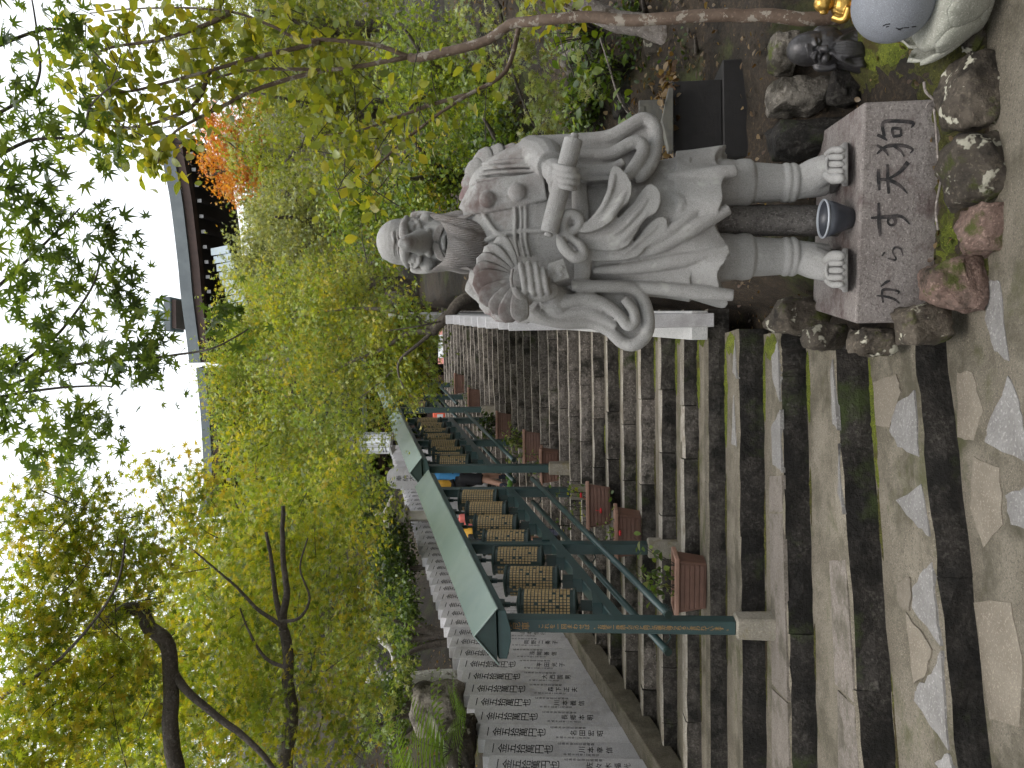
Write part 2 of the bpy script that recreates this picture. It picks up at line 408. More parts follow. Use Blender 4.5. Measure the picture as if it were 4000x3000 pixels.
stairs = thing('stone_staircase', (0, 4, 0), kind='structure')
landing = MB(); landing.grid([[(x, y, .004 * fbm(x * 3, y * 3)) for x in np.linspace(-7, 3.2, 40)] for y in np.linspace(-4, 4.35, 40)])
lo = landing.build('paved_landing', M['tread'], smooth=True); tag(lo, kind='structure')
for i, (z, y, s) in enumerate(STEPS):
    ny = STEPS[i + 1][1] if i + 1 < len(STEPS) else y + 3.2
    x0 = xl(y) - .12 if i > 4 else -4.6
    x1 = xr(y) + (.16 if i > 3 else .02)
    if i == len(STEPS) - 1: x0 -= 6; x1 += 6
    low = i < 5
    # the cast tread behind the front stones
    tb = MB(); nx = 26
    top = []
    for k in range(nx + 1):
        x = lerp(x0, x1, k / nx)
        ya = nose_y(i, x) + .10
        yb = (nose_y(i + 1, x) if i + 1 < len(STEPS) else y + 3.2) + .09
        top.append([(x, ya, z - .03), (x, ya, z - .006 + .003 * fbm(x * 5, i)), (x, (ya + yb) / 2, z - .004 + .004 * fbm(x * 4, i + 9)), (x, yb, z + .006 + .006 * fbm(x * 4, i + 5))])
    tb.grid(top)
    st = tb.build('step', M['tread'], stairs, smooth=True)
    # the row of front stones
    prevz = STEPS[i - 1][0] if i else 0.0
    x = x0
    while x < x1 - .05:
        L = random.uniform(.42, .85) if not low else random.uniform(1.1, 2.4)
        if x1 - (x + L) < .3: L = x1 - x
        xa, xb = x + (.0015 if low else .004), x + L - (.0015 if low else .004)
        h = z - prevz + .03
        j = random.uniform(-.010, .010); jz = random.uniform(-.006, .004)
        dep = .17 + random.uniform(-.03, .03) if not low else .135
        mb = MB(); nseg = 4 if not low else 12
        rows = []
        jj = .016 if low else .009; jl = [random.uniform(-jj, jj) for _ in range(nseg + 1)]; jb = [random.uniform(-.010, .012) for _ in range(nseg + 1)]
        jt = [random.uniform(-.005, .004) for _ in range(nseg + 1)]
        for k in range(nseg + 1):
            xx = lerp(xa, xb, k / nseg); yy = nose_y(i, xx) + j
            rows.append([(xx, yy + dep, z - .05), (xx, yy + dep + jb[k] * 1.6, z + jz), (xx, yy + .014 + jl[k], z + jz + jt[k]), (xx, yy + jl[k], z + jz - .012 + jt[k]),
                         (xx, yy + jb[k] - .004, z - h * .55), (xx, yy + .006 + jb[k], z - h), (xx, yy + dep, z - h)])
        vs = [p for r in rows for p in r]; m7 = 7; fs = []; mi = []
        for k in range(nseg):
            for q in range(m7):
                q2 = (q + 1) % m7
                fs.append((k * m7 + q, k * m7 + q2, (k + 1) * m7 + q2, (k + 1) * m7 + q)); mi.append(0 if q in (1, 2) else 1)
        fs.append(tuple(range(m7 - 1, -1, -1))); fs.append(tuple(nseg * m7 + q for q in range(m7))); mi += [1, 1]
        mb.add(vs, fs); mb.mi = mi
        topm = M['nosing'] if not low else M['tread']
        rm = M['riser'] if i < 4 else (M['riser_mid'] if i < 7 or (i < 11 and random.random() < .5) else M['riser_up'])  # fronts darker than tops: shade painted in along with the algae
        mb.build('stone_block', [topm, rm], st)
        x += L
    STEPS[i] = (z, y, s); ORG[(i)] = st
# irregular paving stones let into the lower treads
def z2(a, b): return 486.4 - .162 * b, 665.6 + .162 * a
def z3(a, b): return 256 - .162 * b, 665.6 + .162 * a
FL = [(z2, 0, .0, 'flag', [(1990, 0), (2060, 0), (2120, 490), (2030, 430), (1970, 230)]),
      (z2, 0, .0, 'flag', [(2110, 580), (2180, 740), (2222, 960), (2210, 1110), (1970, 990), (1990, 880), (2080, 700)]),
      (z2, 0, .0, 'flag', [(2095, 1320), (2222, 1260), (2322, 1540), (2130, 1500)]),
      (z2, 0, .0, 'flag_tan', [(1800, 560), (1890, 560), (1960, 800), (1900, 980), (1800, 960)]),
      (z2, 0, .0, 'flag_tan', [(1900, 1080), (2060, 1150), (2080, 1500), (1960, 1640), (1880, 1400)]),
      (z3, 0, .0, 'flag_tan', [(1900, 560), (2130, 560), (2200, 900), (2180, 1330), (2000, 1280)]),
      (z2, 1, .17, 'flag', [(1530, 670), (1562, 1080), (1430, 1020), (1380, 920), (1410, 780)]),
      (z2, 1, .17, 'flag', [(1575, 1250), (1642, 1580), (1560, 1520), (1420, 1350)]),
      (z2, 1, .17, 'flag_tan', [(1280, 620), (1420, 570), (1450, 680), (1380, 900), (1290, 880)]),
      (z3, 1, .17, 'flag', [(1640, 310), (1672, 690), (1712, 840), (1520, 590), (1520, 470), (1580, 370)]),
      (z3, 1, .17, 'flag_tan', [(1430, 430), (1500, 400), (1515, 500), (1500, 610), (1440, 580), (1425, 520)]),
      (z3, 1, .17, 'flag', [(1702, 860), (1742, 1470), (1530, 1160), (1550, 1080), (1640, 1000)]),
      (z3, 1, .17, 'flag', [(1742, 1490), (1772, 1580), (1690, 1580), (1660, 1550)]),
      (z3, 1, .17, 'flag_tan', [(1480, 620), (1560, 720), (1640, 850), (1600, 1010), (1530, 1060)]),
      (z2, 2, .365, 'flag', [(1030, 480), (1064, 920), (1030, 880), (1015, 560)]),
      (z2, 2, .365, 'flag', [(1068, 1000), (1098, 1440), (1060, 1300)]),
      (z2, 3, .54, 'flag', [(690, 370), (702, 740), (660, 600), (650, 430)]),
      (z2, 3, .54, 'flag', [(706, 790), (716, 1180), (660, 1130), (650, 900)]),
      (z2, 3, .54, 'edge_strip', [(640, 1200), (724, 1200), (726, 1420), (641, 1420)]), (z3, 3, .54, 'edge_strip', [(642, 10), (728, 10), (752, 1165), (655, 1060)]), (z3, 3, .54, 'edge_strip', [(655, 1090), (754, 1185), (768, 1580), (655, 1580)]),
      (z3, 2, .365, 'edge_strip', [(1010, 300), (1118, 300), (1160, 1175), (1045, 1060)]), (z3, 2, .365, 'edge_strip', [(1060, 1100), (1164, 1200), (1190, 1580), (1065, 1580)]),
      (z2, 4, .725, 'flag', [(425, 360), (440, 600), (412, 560)]), (z2, 4, .725, 'flag', [(418, 700), (436, 1020), (405, 1000)])]
for f, i, z, mt, pts in FL:
    P = orient_up([aZ(*f(a, b), z + .004) for a, b in pts])
    am = .010 if mt == 'flag' or mt == 'flag_tan' else .003
    P = rough_poly(P, am, 4)
    if i: P = [Vector((q.x, max(q.y, nose_y(i - 1, q.x) + .008), q.z)) for q in P]
    Q = [P[0]]
    for q in P[1:]:
        if (q - Q[-1]).length > .004: Q.append(q)
    mb = MB(); poly_prism(mb, Q, .025)
    par = lo if i == 0 else ORG[i - 1]
    mb.build('flagstone' if mt != 'edge_strip' else 'edge_stone', M[mt], par)

# moss that grows in the inner corners and along the right ends of the treads
def moss_strip(path, wdt, par, name='moss', mat='moss', hgt=.02):
    mb = MB(); n = max(8, int(sum((Vector(path[k + 1]) - Vector(path[k])).length for k in range(len(path) - 1)) / .02))
    rows = []
    for k in range(n + 1):
        t = k / n * (len(path) - 1); a = min(int(t), len(path) - 2)
        p = Vector(path[a]).lerp(Vector(path[a + 1]), t - a)
        d = (Vector(path[a + 1]) - Vector(path[a])).normalized(); s = Vector((-d.y, d.x, 0))
        e = math.sin(math.pi * min(1, max(0, k / n))) ** .4
        row = []
        for q in range(7):
            u = q / 6 * 2 - 1
            ww = wdt * e * (1 + .5 * fbm(p.x * 9, p.y * 9, u))
            hh = hgt * (1 - u * u) * e * (1 + .6 * fbm(p.x * 25, p.y * 25, u * 3)) + .004 * random.random()
            row.append(p + s * (u * ww) + Vector((0, 0, hh - .004)))
        rows.append(row)
    mb.grid(rows); o = mb.build(name, M[mat], par, smooth=True); return o
for i in range(len(STEPS) - 1):
    z, y, s = STEPS[i]
    if i < 9:
        xe = xr(y) + (.0 if i > 3 else -.05)
        for (xa, xb, wd) in ((xe - random.uniform(.4, .9), xe, random.uniform(.02, .05)), (-1.9 - random.random(), -1.4 - random.random() * .5, .012), (-.9 - random.random() * .6, -.5 - random.random() * .3, .009)):
            if xb - xa < .1: continue
            moss_strip([(x, nose_y(i + 1, x) - .018, z) for x in np.linspace(xa, xb, 5)], wd, ORG[i], mat='moss' if xb > 0 else 'moss_dark', hgt=.014)
        if 2 <= i <= 8:
            moss_strip([(xe - .02, nose_y(i, xe) + .06, z), (xe - .03, nose_y(i + 1, xe) - .03, z)], .07 + .03 * random.random(), ORG[i], hgt=.02)
    elif random.random() < .7:
        xa = random.uniform(xl(y) + .2, xr(y) - 1); moss_strip([(x, nose_y(i + 1, x) - .012, z) for x in np.linspace(xa, xa + random.uniform(.2, .8), 4)], .018, ORG[i], hgt=.015)

# ------------------------------------------------------------------ writing
TXT = {}
def text_mesh(body, key=None, spacing=1.0, mat='ink', bold=0.0):
    key = (body, spacing, mat, bold)
    if key in TXT: return TXT[key]
    cu = bpy.data.curves.new('txt', 'FONT'); cu.body = body; cu.align_x = 'CENTER'; cu.align_y = 'TOP'
    cu.size = 1.0; cu.space_line = spacing; cu.resolution_u = 2; cu.offset = bold; cu.fill_mode = 'FRONT'
    o = bpy.data.objects.new('txt', cu); COL.objects.link(o)
    dg = bpy.context.evaluated_depsgraph_get()
    me = bpy.data.meshes.new_from_object(o.evaluated_get(dg)); me.name = 'inscription'
    bpy.data.objects.remove(o); bpy.data.curves.remove(cu)
    me.materials.clear(); me.materials.append(M[mat])
    TXT[key] = me; return me
def place_text(name, body, loc, xdir, ydir, size, parent, mat='ink', spacing=1.0, sx=1.0, bold=0.0):
    me = text_mesh(body, None, spacing, mat, bold)
    o = link(name, me, parent)
    xd = Vector(xdir).normalized(); yd = Vector(ydir).normalized(); zd = xd.cross(yd)
    q = Matrix((xd, yd, zd)).transposed().to_4x4()
    par = Vector((0, 0, 0)); p = parent
    while p is not None: par += Vector(p.location); p = p.parent
    o.matrix_local = Matrix.Translation(Vector(loc) - par) @ q @ Matrix.Diagonal((size * sx, size, size, 1))
    return o
def vert(sx): return '\n'.join(sx)

# ------------------------------------------------------------------ rows of inscribed donor stones along both sides
NAMES = ['浅岡善信', '岡野二奏子', '山本恒行', '三原悦美', '佐々木福光', '川本幸信', '名田宏昭', '長郷本明', '川本義信', '森下正夫', '大西国男', '平田光子']
wallL = thing('donor_stone_wall', (xl(7), 7, plane_z(7)), 'long stepped row of grey granite slabs with black inscriptions climbing the left side of the stairs', 'wall')
fr = Vector((AY, -AX, 0)).normalized(); al = Vector((AX, AY, 0))
al = Vector((.165, 1, 0)).normalized(); fr = Vector((al.y, -al.x, 0))
k = 0; y = 6.05
while y < 19.6:
    hgt = 1.5 + random.uniform(-.012, .012); th = .15; wd = .252
    c = Vector((xl(y), y, 0)) + fr * random.uniform(-.008, .008)
    zb = plane_z(y) - .12; zt = plane_z(y) + hgt
    tw = random.uniform(-.02, .02) + .05
    f2 = (fr * math.cos(tw) - al * math.sin(tw)); a2 = Vector((-f2.y, f2.x, 0))
    mb = MB(); rot = Matrix((a2, f2, Vector((0, 0, 1)))).transposed()
    mb.box(c - f2 * th / 2 + Vector((0, 0, (zb + zt) / 2)), (wd - .004, th, zt - zb), rot)
    s = mb.build('inscribed_slab', M['granite'], wallL, bevel=.005)
    if y < 17:
        top = c + f2 * .0015 + Vector((0, 0, zt - .05))
        place_text('inscription', vert('一金五拾萬円也'), top, a2, (0, 0, 1), .092, s, 'ink', .95, 1.5, .004)
        if y < 10.5:
            nm = NAMES[k % len(NAMES)]
            place_text('inscription', vert(nm), c + f2 * .0015 + a2 * .01 + Vector((0, 0, zt - .90)), a2, (0, 0, 1), .066, s, 'ink', 1.3, 1.4, .003)
            place_text('inscription', vert('平成十五年二月吉日'), c + f2 * .0015 - a2 * .06 + Vector((0, 0, zt - .76)), a2, (0, 0, 1), .034, s, 'ink', 1.1)
            place_text('inscription', vert('広島市安芸区船越南'), c + f2 * .0015 + a2 * .085 + Vector((0, 0, zt - .70)), a2, (0, 0, 1), .036, s, 'ink', 1.1)
    k += 1; y += wd * al.y
mb = MB()
mb.bar(Vector((xl(5.6), 5.6, plane_z(5.6) - .06)) + fr * .03, Vector((xl(19.6), 19.6, plane_z(19.6) - .06)) + fr * .03, .34, .22)
mb.build('footing', M['tread'], wallL, bevel=.01)

wallR = thing('donor_stone_wall', (xr(6.1), 6.1, plane_z(6.1)), 'row of plain grey granite slabs on a pale base along the right side of the stairs', 'wall')
alr = Vector((.10, 1, 0)).normalized(); frr = Vector((-alr.y, alr.x, 0))
y = 6.12
while y < 19.4:
    hgt = 1.46 + random.uniform(-.02, .02); wd = .40
    c = Vector((xr(y) + .02, y, 0)); zb = plane_z(y) - .1; zt = plane_z(y) + hgt
    mb = MB(); mb.box(c - frr * .06 + Vector((0, 0, (zb + zt) / 2)), (wd - .004, .105, zt - zb), Matrix((alr, frr, Vector((0, 0, 1)))).transposed())
    mb.build('inscribed_slab', M['granite'], wallR, bevel=.004)
    y += wd * alr.y
mb = MB(); a = Vector((xr(5.95) + .03, 5.95, 0)); b = Vector((xr(19.4) + .03, 19.4, 0))
for p in (a, b): p.z = 0
sd = -frr * .10
vs = [a - sd + Vector((0, 0, .86)), a + sd * 1.2 + Vector((0, 0, .86)), a + sd * 1.2 + Vector((0, 0, plane_z(5.95) + .12)), a - sd + Vector((0, 0, plane_z(5.95) + .12)),
      b - sd + Vector((0, 0, plane_z(19.4) - .2)), b + sd * 1.2 + Vector((0, 0, plane_z(19.4) - .2)), b + sd * 1.2 + Vector((0, 0, plane_z(19.4) + .02)), b - sd + Vector((0, 0, plane_z(19.4) + .02))]
mb.add(vs, [(0, 1, 2, 3), (7, 6, 5, 4), (0, 4, 5, 1), (1, 5, 6, 2), (2, 6, 7, 3), (3, 7, 4, 0)])
mb.build('footing', M['granite_white'], wallR, bevel=.006, weld=True)

# ------------------------------------------------------------------ prayer wheel racks up the middle of the stairs
DR, DH = .112, .40
def wheel_meshes():
    mb = MB(); mb.lathe([(DR, 0), (DR, DH)], 28); body = mb.mesh('prayer_wheel', M['green_dark'], smooth=False)
    mb = MB(); mb.lathe([(.02, -.008), (DR + .012, -.008), (DR + .014, .0), (DR + .014, .008), (DR + .004, .014), (.02, .03)], 28); fl = mb.mesh('flange', M['green_dark'], smooth=False)
    mb = MB(); nr, nc = 13, 34
    for c in range(nc):
        if c in (0, 1, 17, 18): 
            if c in (0, 17, 18): continue
        a = 2 * math.pi * c / nc; 
        for r in range(nr):
            if random.random() < .05: continue
            if c in (1, 18) and r in (0, 1, nr - 1): continue
            aw = 2 * math.pi / nc * .36; z = .03 + (DH - .06) * (r + .5) / nr; hz = (DH - .06) / nr * .37
            d = DR + .004; vs = []
            for (da, dz) in ((-aw, -hz), (aw, -hz), (aw, hz), (-aw, hz)): vs.append((math.cos(a + da) * d, math.sin(a + da) * d, z + dz))
            for (da, dz) in ((-aw, -hz), (aw, -hz), (aw, hz), (-aw, hz)): vs.append((math.cos(a + da) * (DR - .001), math.sin(a + da) * (DR - .001), z + dz))
            mb.add(vs, [(0, 1, 2, 3), (0, 4, 5, 1), (1, 5, 6, 2), (2, 6, 7, 3), (3, 7, 4, 0)])
    tl = mb.mesh('gold_characters', M['gold'])
    mb = MB(); mb.lathe([(.012, -.20), (.012, DH + .16)], 8); ax = mb.mesh('axle', M['green_dark'])
    mb = MB(); mb.box((0, 0, -.10), (.075, .075, .11)); br = mb.mesh('bearing_box', M['green_dark'])
    return body, fl, tl, ax, br
WM = wheel_meshes()
def rack(y0, nd, label, L=3.3, text=False):
    x0 = -1.68 + .14 * (y0 - 5.4); zb = plane_z(y0)
    def W(s, v=0, h=0): return Vector((x0 + AX * s + AY * v, y0 + AY * s - AX * v, zb + .323 * AY * s + h))
    root = thing('prayer_wheel_rack', W(0, 0, step_z(x0, y0) - zb), label, 'prayer wheels', 'prayer wheel racks on the stairs')
    rot = Matrix.Rotation(-R(8), 3, 'Z')
    for n_, s in enumerate((0, L * .46, L)):
        p = W(s); zs = step_z(p.x, p.y)
        mb = MB(); mb.box((p.x, p.y, (zs + .26 + W(s, 0, 1.80).z) / 2), (.098, .098, W(s, 0, 1.80).z - zs - .26), rot)
        po = mb.build('post', M['green'], root, bevel=.006)
        mb = MB(); mb.box((p.x, p.y, zs + .13 - .02), (.155, .155, .30), rot, taper=.93); mb.build('concrete_foot', M['concrete'], po, bevel=.012)
        for sv in (-1, 1):
            mb = MB(); q = W(s, sv * .05, .62)
            mb.tube([q + Vector((0, 0, -.06)), q + Vector((sv * .04, 0, -.075)), q + Vector((sv * .085, .01, -.05)), q + Vector((sv * .095, .01, .0))], .007, 6)
            mb.build('rail_bracket', M['green_dark'], po, smooth=True)
        if text and n_ == 0:
            f = Vector((-AX, -AY, 0)); r_ = Vector((AY, -AX, 0))
            place_text('inscription', vert('摩尼車'), W(0, 0, 1.70) + f * .0505, r_, (0, 0, 1), .062, po, 'gold_text', 1.0)
            place_text('inscription', vert('これを一回まわせば、'), W(0, 0, 1.46) + f * .0505, r_, (0, 0, 1), .040, po, 'gold_text', 1.0)
            place_text('inscription', vert('お経を一巻読んだのと同じ功徳が得られると言われています。'), W(0, 0, 1.05) + f * .0505, r_, (0, 0, 1), .036, po, 'gold_text', .88)
    # roof: folded sheet with closed gable ends
    sa, sb = -.22, L + .22; e = .205; h0, h1 = 1.80, 1.965; t = .014
    for sg, nm in ((1, 'roof_panel'), (-1, 'roof_panel')):
        mb = MB()
        a0, a1, b0, b1 = W(sa, sg * e, h0), W(sa, 0, h1), W(sb, sg * e, h0), W(sb, 0, h1)
        d = Vector((0, 0, -t))
        vs = [a0, a1, b1, b0, a0 + d, a1 + d, b1 + d, b0 + d]
        mb.add(vs, [(0, 1, 2, 3), (7, 6, 5, 4), (0, 4, 5, 1), (1, 5, 6, 2), (2, 6, 7, 3), (3, 7, 4, 0)])
        mb.build(nm, M['roof_green'], root, weld=True, bevel=.003)
    for s in (sa + .012, sb - .012):
        mb = MB(); tri = [W(s, -e + .02, h0 + .002), W(s, e - .02, h0 + .002), W(s, 0, h1 - .02)]
        k2 = W(.012, 0, 0) - W(0, 0, 0); mb.add(tri + [p + k2 for p in tri], [(0, 1, 2), (5, 4, 3), (0, 3, 4, 1), (1, 4, 5, 2), (2, 5, 3, 0)])
        mb.build('gable_end', M['green_dark'], root, weld=True)
    mb = MB(); vs = []
    for s in (sa + .03, sb - .03):
        for v, h in ((-e + .03, h0 - .012), (e - .03, h0 - .012), (e - .03, h0 - .07), (.05, h0 - .10), (-.05, h0 - .10), (-e + .03, h0 - .07)): vs.append(W(s, v, h))
    mb.add(vs, [(0, 1, 2, 3, 4, 5), (11, 10, 9, 8, 7, 6)] + [(i, i + 6, (i + 1) % 6 + 6, (i + 1) % 6) for i in range(6)])
    mb.build('top_beam', M['green'], root, weld=True, bevel=.004)
    mb = MB(); mb.bar(W(.03, .0, .90), W(L - .03, 0, .90), .10, .085); mb.build('bottom_beam', M['green'], root, bevel=.005)
    for sv in (-1, 1):
        for (sa_, sb_) in ((-.12, L * .46 + .1), (L * .46 - .02, L + .12)) if False else ((-.12, L + .05),):
            mb = MB(); mb.tube([W(sa_, sv * .135, .62), W(sb_, sv * .135, .62)], .026, 12); mb.build('handrail', M['green'], root, smooth=True)
            for q in (sa_ - .004, sb_ + .004):
                mb = MB(); mb.tube([W(q - .012, sv * .135, .62), W(q + .012, sv * .135, .62)], .028, 12); mb.build('rail_cap', M['green_dark'], root)
    for d in range(nd):
        s = .30 + (L - .62) * d / (nd - 1); p = W(s, .0, 1.115)
        wo = link('prayer_wheel', WM[0], root, p - ORG[root]); wo.rotation_euler = (0, 0, random.uniform(0, 6.28))
        for me, zz, rx in ((WM[1], 0, math.pi), (WM[1], DH, 0)):
            f_ = link('flange', me, wo, (0, 0, zz)); f_.rotation_euler = (rx, 0, 0)
        gc_ = link('gold_characters', WM[2], wo); gc_['kind'] = 'stuff'; link('axle', WM[3], wo); link('bearing_box', WM[4], wo)
        mb = MB(); q = W(s, .02, .955)
        vs = [W(s - .10, -.045, .945), W(s - .10, .065, .945), W(s + .13, .065, .945), W(s + .13, -.045, .945)]
        top = [Vector((v.x, v.y, W(s + .06, 0, .965).z)) for v in vs]
        mb.add(vs + top, [(3, 2, 1, 0), (4, 5, 6, 7), (0, 1, 5, 4), (1, 2, 6, 5), (2, 3, 7, 6), (3, 0, 4, 7)])
        mb.build('level_bracket', M['green'], root, weld=True, bevel=.004)
        mb = MB(); q = p + Vector((0, 0, DH + .10)); mb.box(q + Vector((0, 0, .045)), (.05, .09, .05), rot); mb.box(q + Vector((0, 0, .0)), (.03, .03, .05), rot)
        mb.build('hanger', M['green'], root)
    return root
rack(5.4, 7, 'nearest green rack of seven gold prayer wheels, gold writing on its front post', text=True)
rack(9.75, 7, 'second green steel rack of seven gold prayer wheels, halfway up behind the nearest one')
rack(14.1, 7, 'farthest green steel prayer wheel rack, half hidden by yellow-green maple leaves')
# ------------------------------------------------------------------ the big stone tengu statue
YS = 4.22
def S(a, b, d=0.0):                       # a: down, b: towards the viewer's left, d: metres out of the statue's middle plane towards the viewer
    return aY(665.6 - .15429 * b, 358.4 + .15429 * a, YS - d)
def S2(a, b, d=0.0):
    return aY(691.2 - .16978 * b, 665.6 + .16978 * a, YS - d)
PX = .00084
def catmull(pts, n):
    pts = [Vector(p) for p in pts]; out = []
    m = len(pts)
    for i in range(m - 1):
        p0, p1, p2, p3 = pts[max(i - 1, 0)], pts[i], pts[i + 1], pts[min(i + 2, m - 1)]
        for k in range(n):
            t = k / n
            out.append(.5 * ((2 * p1) + (p2 - p0) * t + (2 * p0 - 5 * p1 + 4 * p2 - p3) * t * t + (3 * p1 - p0 - 3 * p2 + p3) * t ** 3))
    out.append(pts[-1]); return out
def interp_list(vals, n):
    xs = np.linspace(0, 1, len(vals)); return list(np.interp(np.linspace(0, 1, n), xs, vals))
def sweep(mb, pts, rads, sub=6, n=12, flat=None):
    p = catmull(pts, sub); mb.tube(p, interp_list(rads, len(p)), n, flat)
statue = thing('tengu_statue', tuple(S2(1080, 860, 0)), 'large grey granite long-nosed bearded statue holding a feather fan and a scroll', 'statue')
def remesh(mb, name, mat, parent, vox, smooth_it=4, fac=.5):
    me = mb.mesh('tmp', mat); o = bpy.data.objects.new('tmp', me); COL.objects.link(o)
    bm = bmesh.new(); bm.from_mesh(me); bmesh.ops.recalc_face_normals(bm, faces=bm.faces); bm.to_mesh(me); bm.free()
    r = o.modifiers.new('r', 'REMESH'); r.mode = 'VOXEL'; r.voxel_size = vox; r.use_smooth_shade = True
    s = o.modifiers.new('s', 'SMOOTH'); s.iterations = smooth_it; s.factor = fac
    dg = bpy.context.evaluated_depsgraph_get()
    me2 = bpy.data.meshes.new_from_object(o.evaluated_get(dg))
    bpy.data.objects.remove(o)
    me2.name = name; me2.materials.clear(); me2.materials.append(mat)
    org = Vector((0, 0, 0)); q = parent
    while q is not None: org += Vector(q.location); q = q.parent
    me2.transform(Matrix.Translation(-org))
    me2.polygons.foreach_set('use_smooth', [True] * len(me2.polygons))
    return link(name, me2, parent)

mb = MB()
# torso and robe as a loft: (row function, a, centre b, half width b, depth front, depth back)
def loft(mb, rows, nu=72, fold=None):
    P = []
    for (pt, a, c, hw, df, db) in rows:
        row = []
        for k in range(nu):
            th = 2 * math.pi * k / nu
            cx, sy = math.cos(th), math.sin(th)
            ex = math.copysign(abs(cx) ** .9, cx); d = (df if sy > 0 else db) * math.copysign(abs(sy) ** .85, sy)
            g = 1.0 if fold is None else fold(a, th)
            row.append(pt(a, c + hw * ex * g, d * g))
        P.append(row)
    mb.grid(P, wrap=True); n = nu; o = len(mb.v) - len(P) * n
    mb.f.append(tuple(o + k for k in range(n))[::-1]); mb.f.append(tuple(o + (len(P) - 1) * n + k for k in range(n))); mb.mi += [0, 0]
def robefold(a, th):
    t = max(0, min(1, (a - 1500) / 900))
    return 1 + t * (.05 * math.sin(th * 7 + 1.0) + .03 * math.sin(th * 13 + a * .002))
rows = [(S, 660, 880, 150, .13, .12), (S, 700, 860, 230, .15, .16), (S, 770, 835, 320, .185, .20), (S, 850, 822, 385, .215, .22), (S, 1000, 820, 415, .235, .23), (S, 1150, 825, 415, .25, .23),
        (S, 1300, 835, 390, .25, .22), (S, 1420, 840, 375, .245, .22), (S, 1550, 845, 380, .26, .23), (S, 1750, 830, 410, .28, .24), (S, 1950, 815, 445, .29, .25), (S, 2150, 810, 475, .30, .26)]
loft(mb, rows, fold=robefold)
# skirt with a wavy hem
rows = []
nu = 96; P = []
for j, t in enumerate(np.linspace(0, 1, 14)):
    row = []
    for k in range(nu):
        th = 2 * math.pi * k / nu; cx, sy = math.cos(th), math.sin(th)
        # hem depth by direction: left tip hangs lowest-left
        hem = 330 + 28 * math.sin(th * 6 + .6) + 22 * math.sin(th * 11) - 10 * cx
        a = lerp(60, hem, t)
        hw = lerp(425, 452, t) * (1 + t * (.06 * math.sin(th * 6 + 2.2) + .03 * math.sin(th * 11 + 1)))
        d = (.30 if sy > 0 else .26) * (1 + .06 * t + t * (.13 * math.sin(th * 6 + 2.2) + .06 * math.sin(th * 11 + 1)))
        row.append(S2(a, 862 + 18 * t + hw * math.copysign(abs(cx) ** .92, cx), d * math.copysign(abs(sy) ** .85, sy)))
    P.append(row)
for t in (.8, .35, .1):
    P.append([S2(300, 860 + 350 * t * math.cos(2 * math.pi * k / nu), .22 * t * math.sin(2 * math.pi * k / nu)) for k in range(nu)])
mb.grid(P, wrap=True); o_ = len(mb.v) - len(P) * nu
mb.f.append(tuple(o_ + k for k in range(nu))[::-1]); mb.f.append(tuple(o_ + (len(P) - 1) * nu + k for k in range(nu))); mb.mi += [0, 0]
# neck and head
sweep(mb, [S(720, 880, .05), S(600, 890, .05), S(480, 900, .03)], [.13, .125, .12])
mb.ell(S(345, 905, -.02), (.136, .142, .178), 28, 18)
mb.ell(S(270, 905, -.02), (.128, .150, .130), 24, 14)
mb.ell(S(470, 905, .02), (.128, .125, .12), 20, 12)          # jaw
# brows
sweep(mb, [S(318, 1068, .04), S(302, 1010, .135), S(298, 955, .172), S(316, 905, .160), S(296, 858, .172), S(296, 800, .135), S(312, 742, .04)], [.012, .024, .030, .026, .030, .024, .012], 6, 12)
# nose: a long tapering snout aimed at the visitor
sweep(mb, [S(425, 905, .10), S(392, 907, .19), S(345, 912, .29), S(300, 917, .375), S(290, 918, .395)], [.074, .062, .048, .037, .020], 6, 18)
for b in (835, 985): mb.ell(S(458, lerp(b, 905, .15), .14), (.026, .04, .022), 12, 8)
# eyes with lids
for b in (818, 1008):
    mb.ell(S(362, b, .116), (.035, .032, .024), 16, 10)
    sweep(mb, [S(352, b + 62, .085), S(340, b + 32, .122), S(334, b, .134), S(340, b - 32, .122), S(352, b - 62, .085)], [.007, .009, .010, .009, .007], 5, 8)
    sweep(mb, [S(360, b + 62, .08), S(388, b + 35, .122), S(396, b, .132), S(388, b - 35, .122), S(360, b - 62, .08)], [.010, .013, .014, .013, .010], 5, 8)
# cheeks
for b in (765, 1050): mb.ell(S(452, lerp(b, 905, .10), .052), (.058, .062, .052), 16, 10)
# forehead wrinkles
for a_ in (225, 255): sweep(mb, [S(a_ + 10, 1000, .10), S(a_, 950, .135), S(a_ + 6, 905, .14), S(a_, 860, .135), S(a_ + 10, 810, .10)], [.006, .008, .007, .008, .006], 5, 8)
# small cap on the crown
mb.lathe([(.075, -.012), (.088, -.004), (.088, .012), (.06, .024), (.02, .03)], 24, S(172, 918, -.03))
# ears
for b, sg in ((1098, 1), (716, -1)):
    sweep(mb, [S(350, b - sg * 26, -.03), S(356, b - sg * 10, -.02), S(410, b - sg * 4, -.01), S(470, b - sg * 10, .01), S(510, b - sg * 20, .02)], [.012, .016, .017, .015, .012], 6, 10)
# lips
sweep(mb, [S(562, 975, .12), S(556, 945, .175), S(554, 910, .188), S(556, 875, .175), S(562, 845, .12)], [.008, .013, .015, .013, .008], 6, 10)
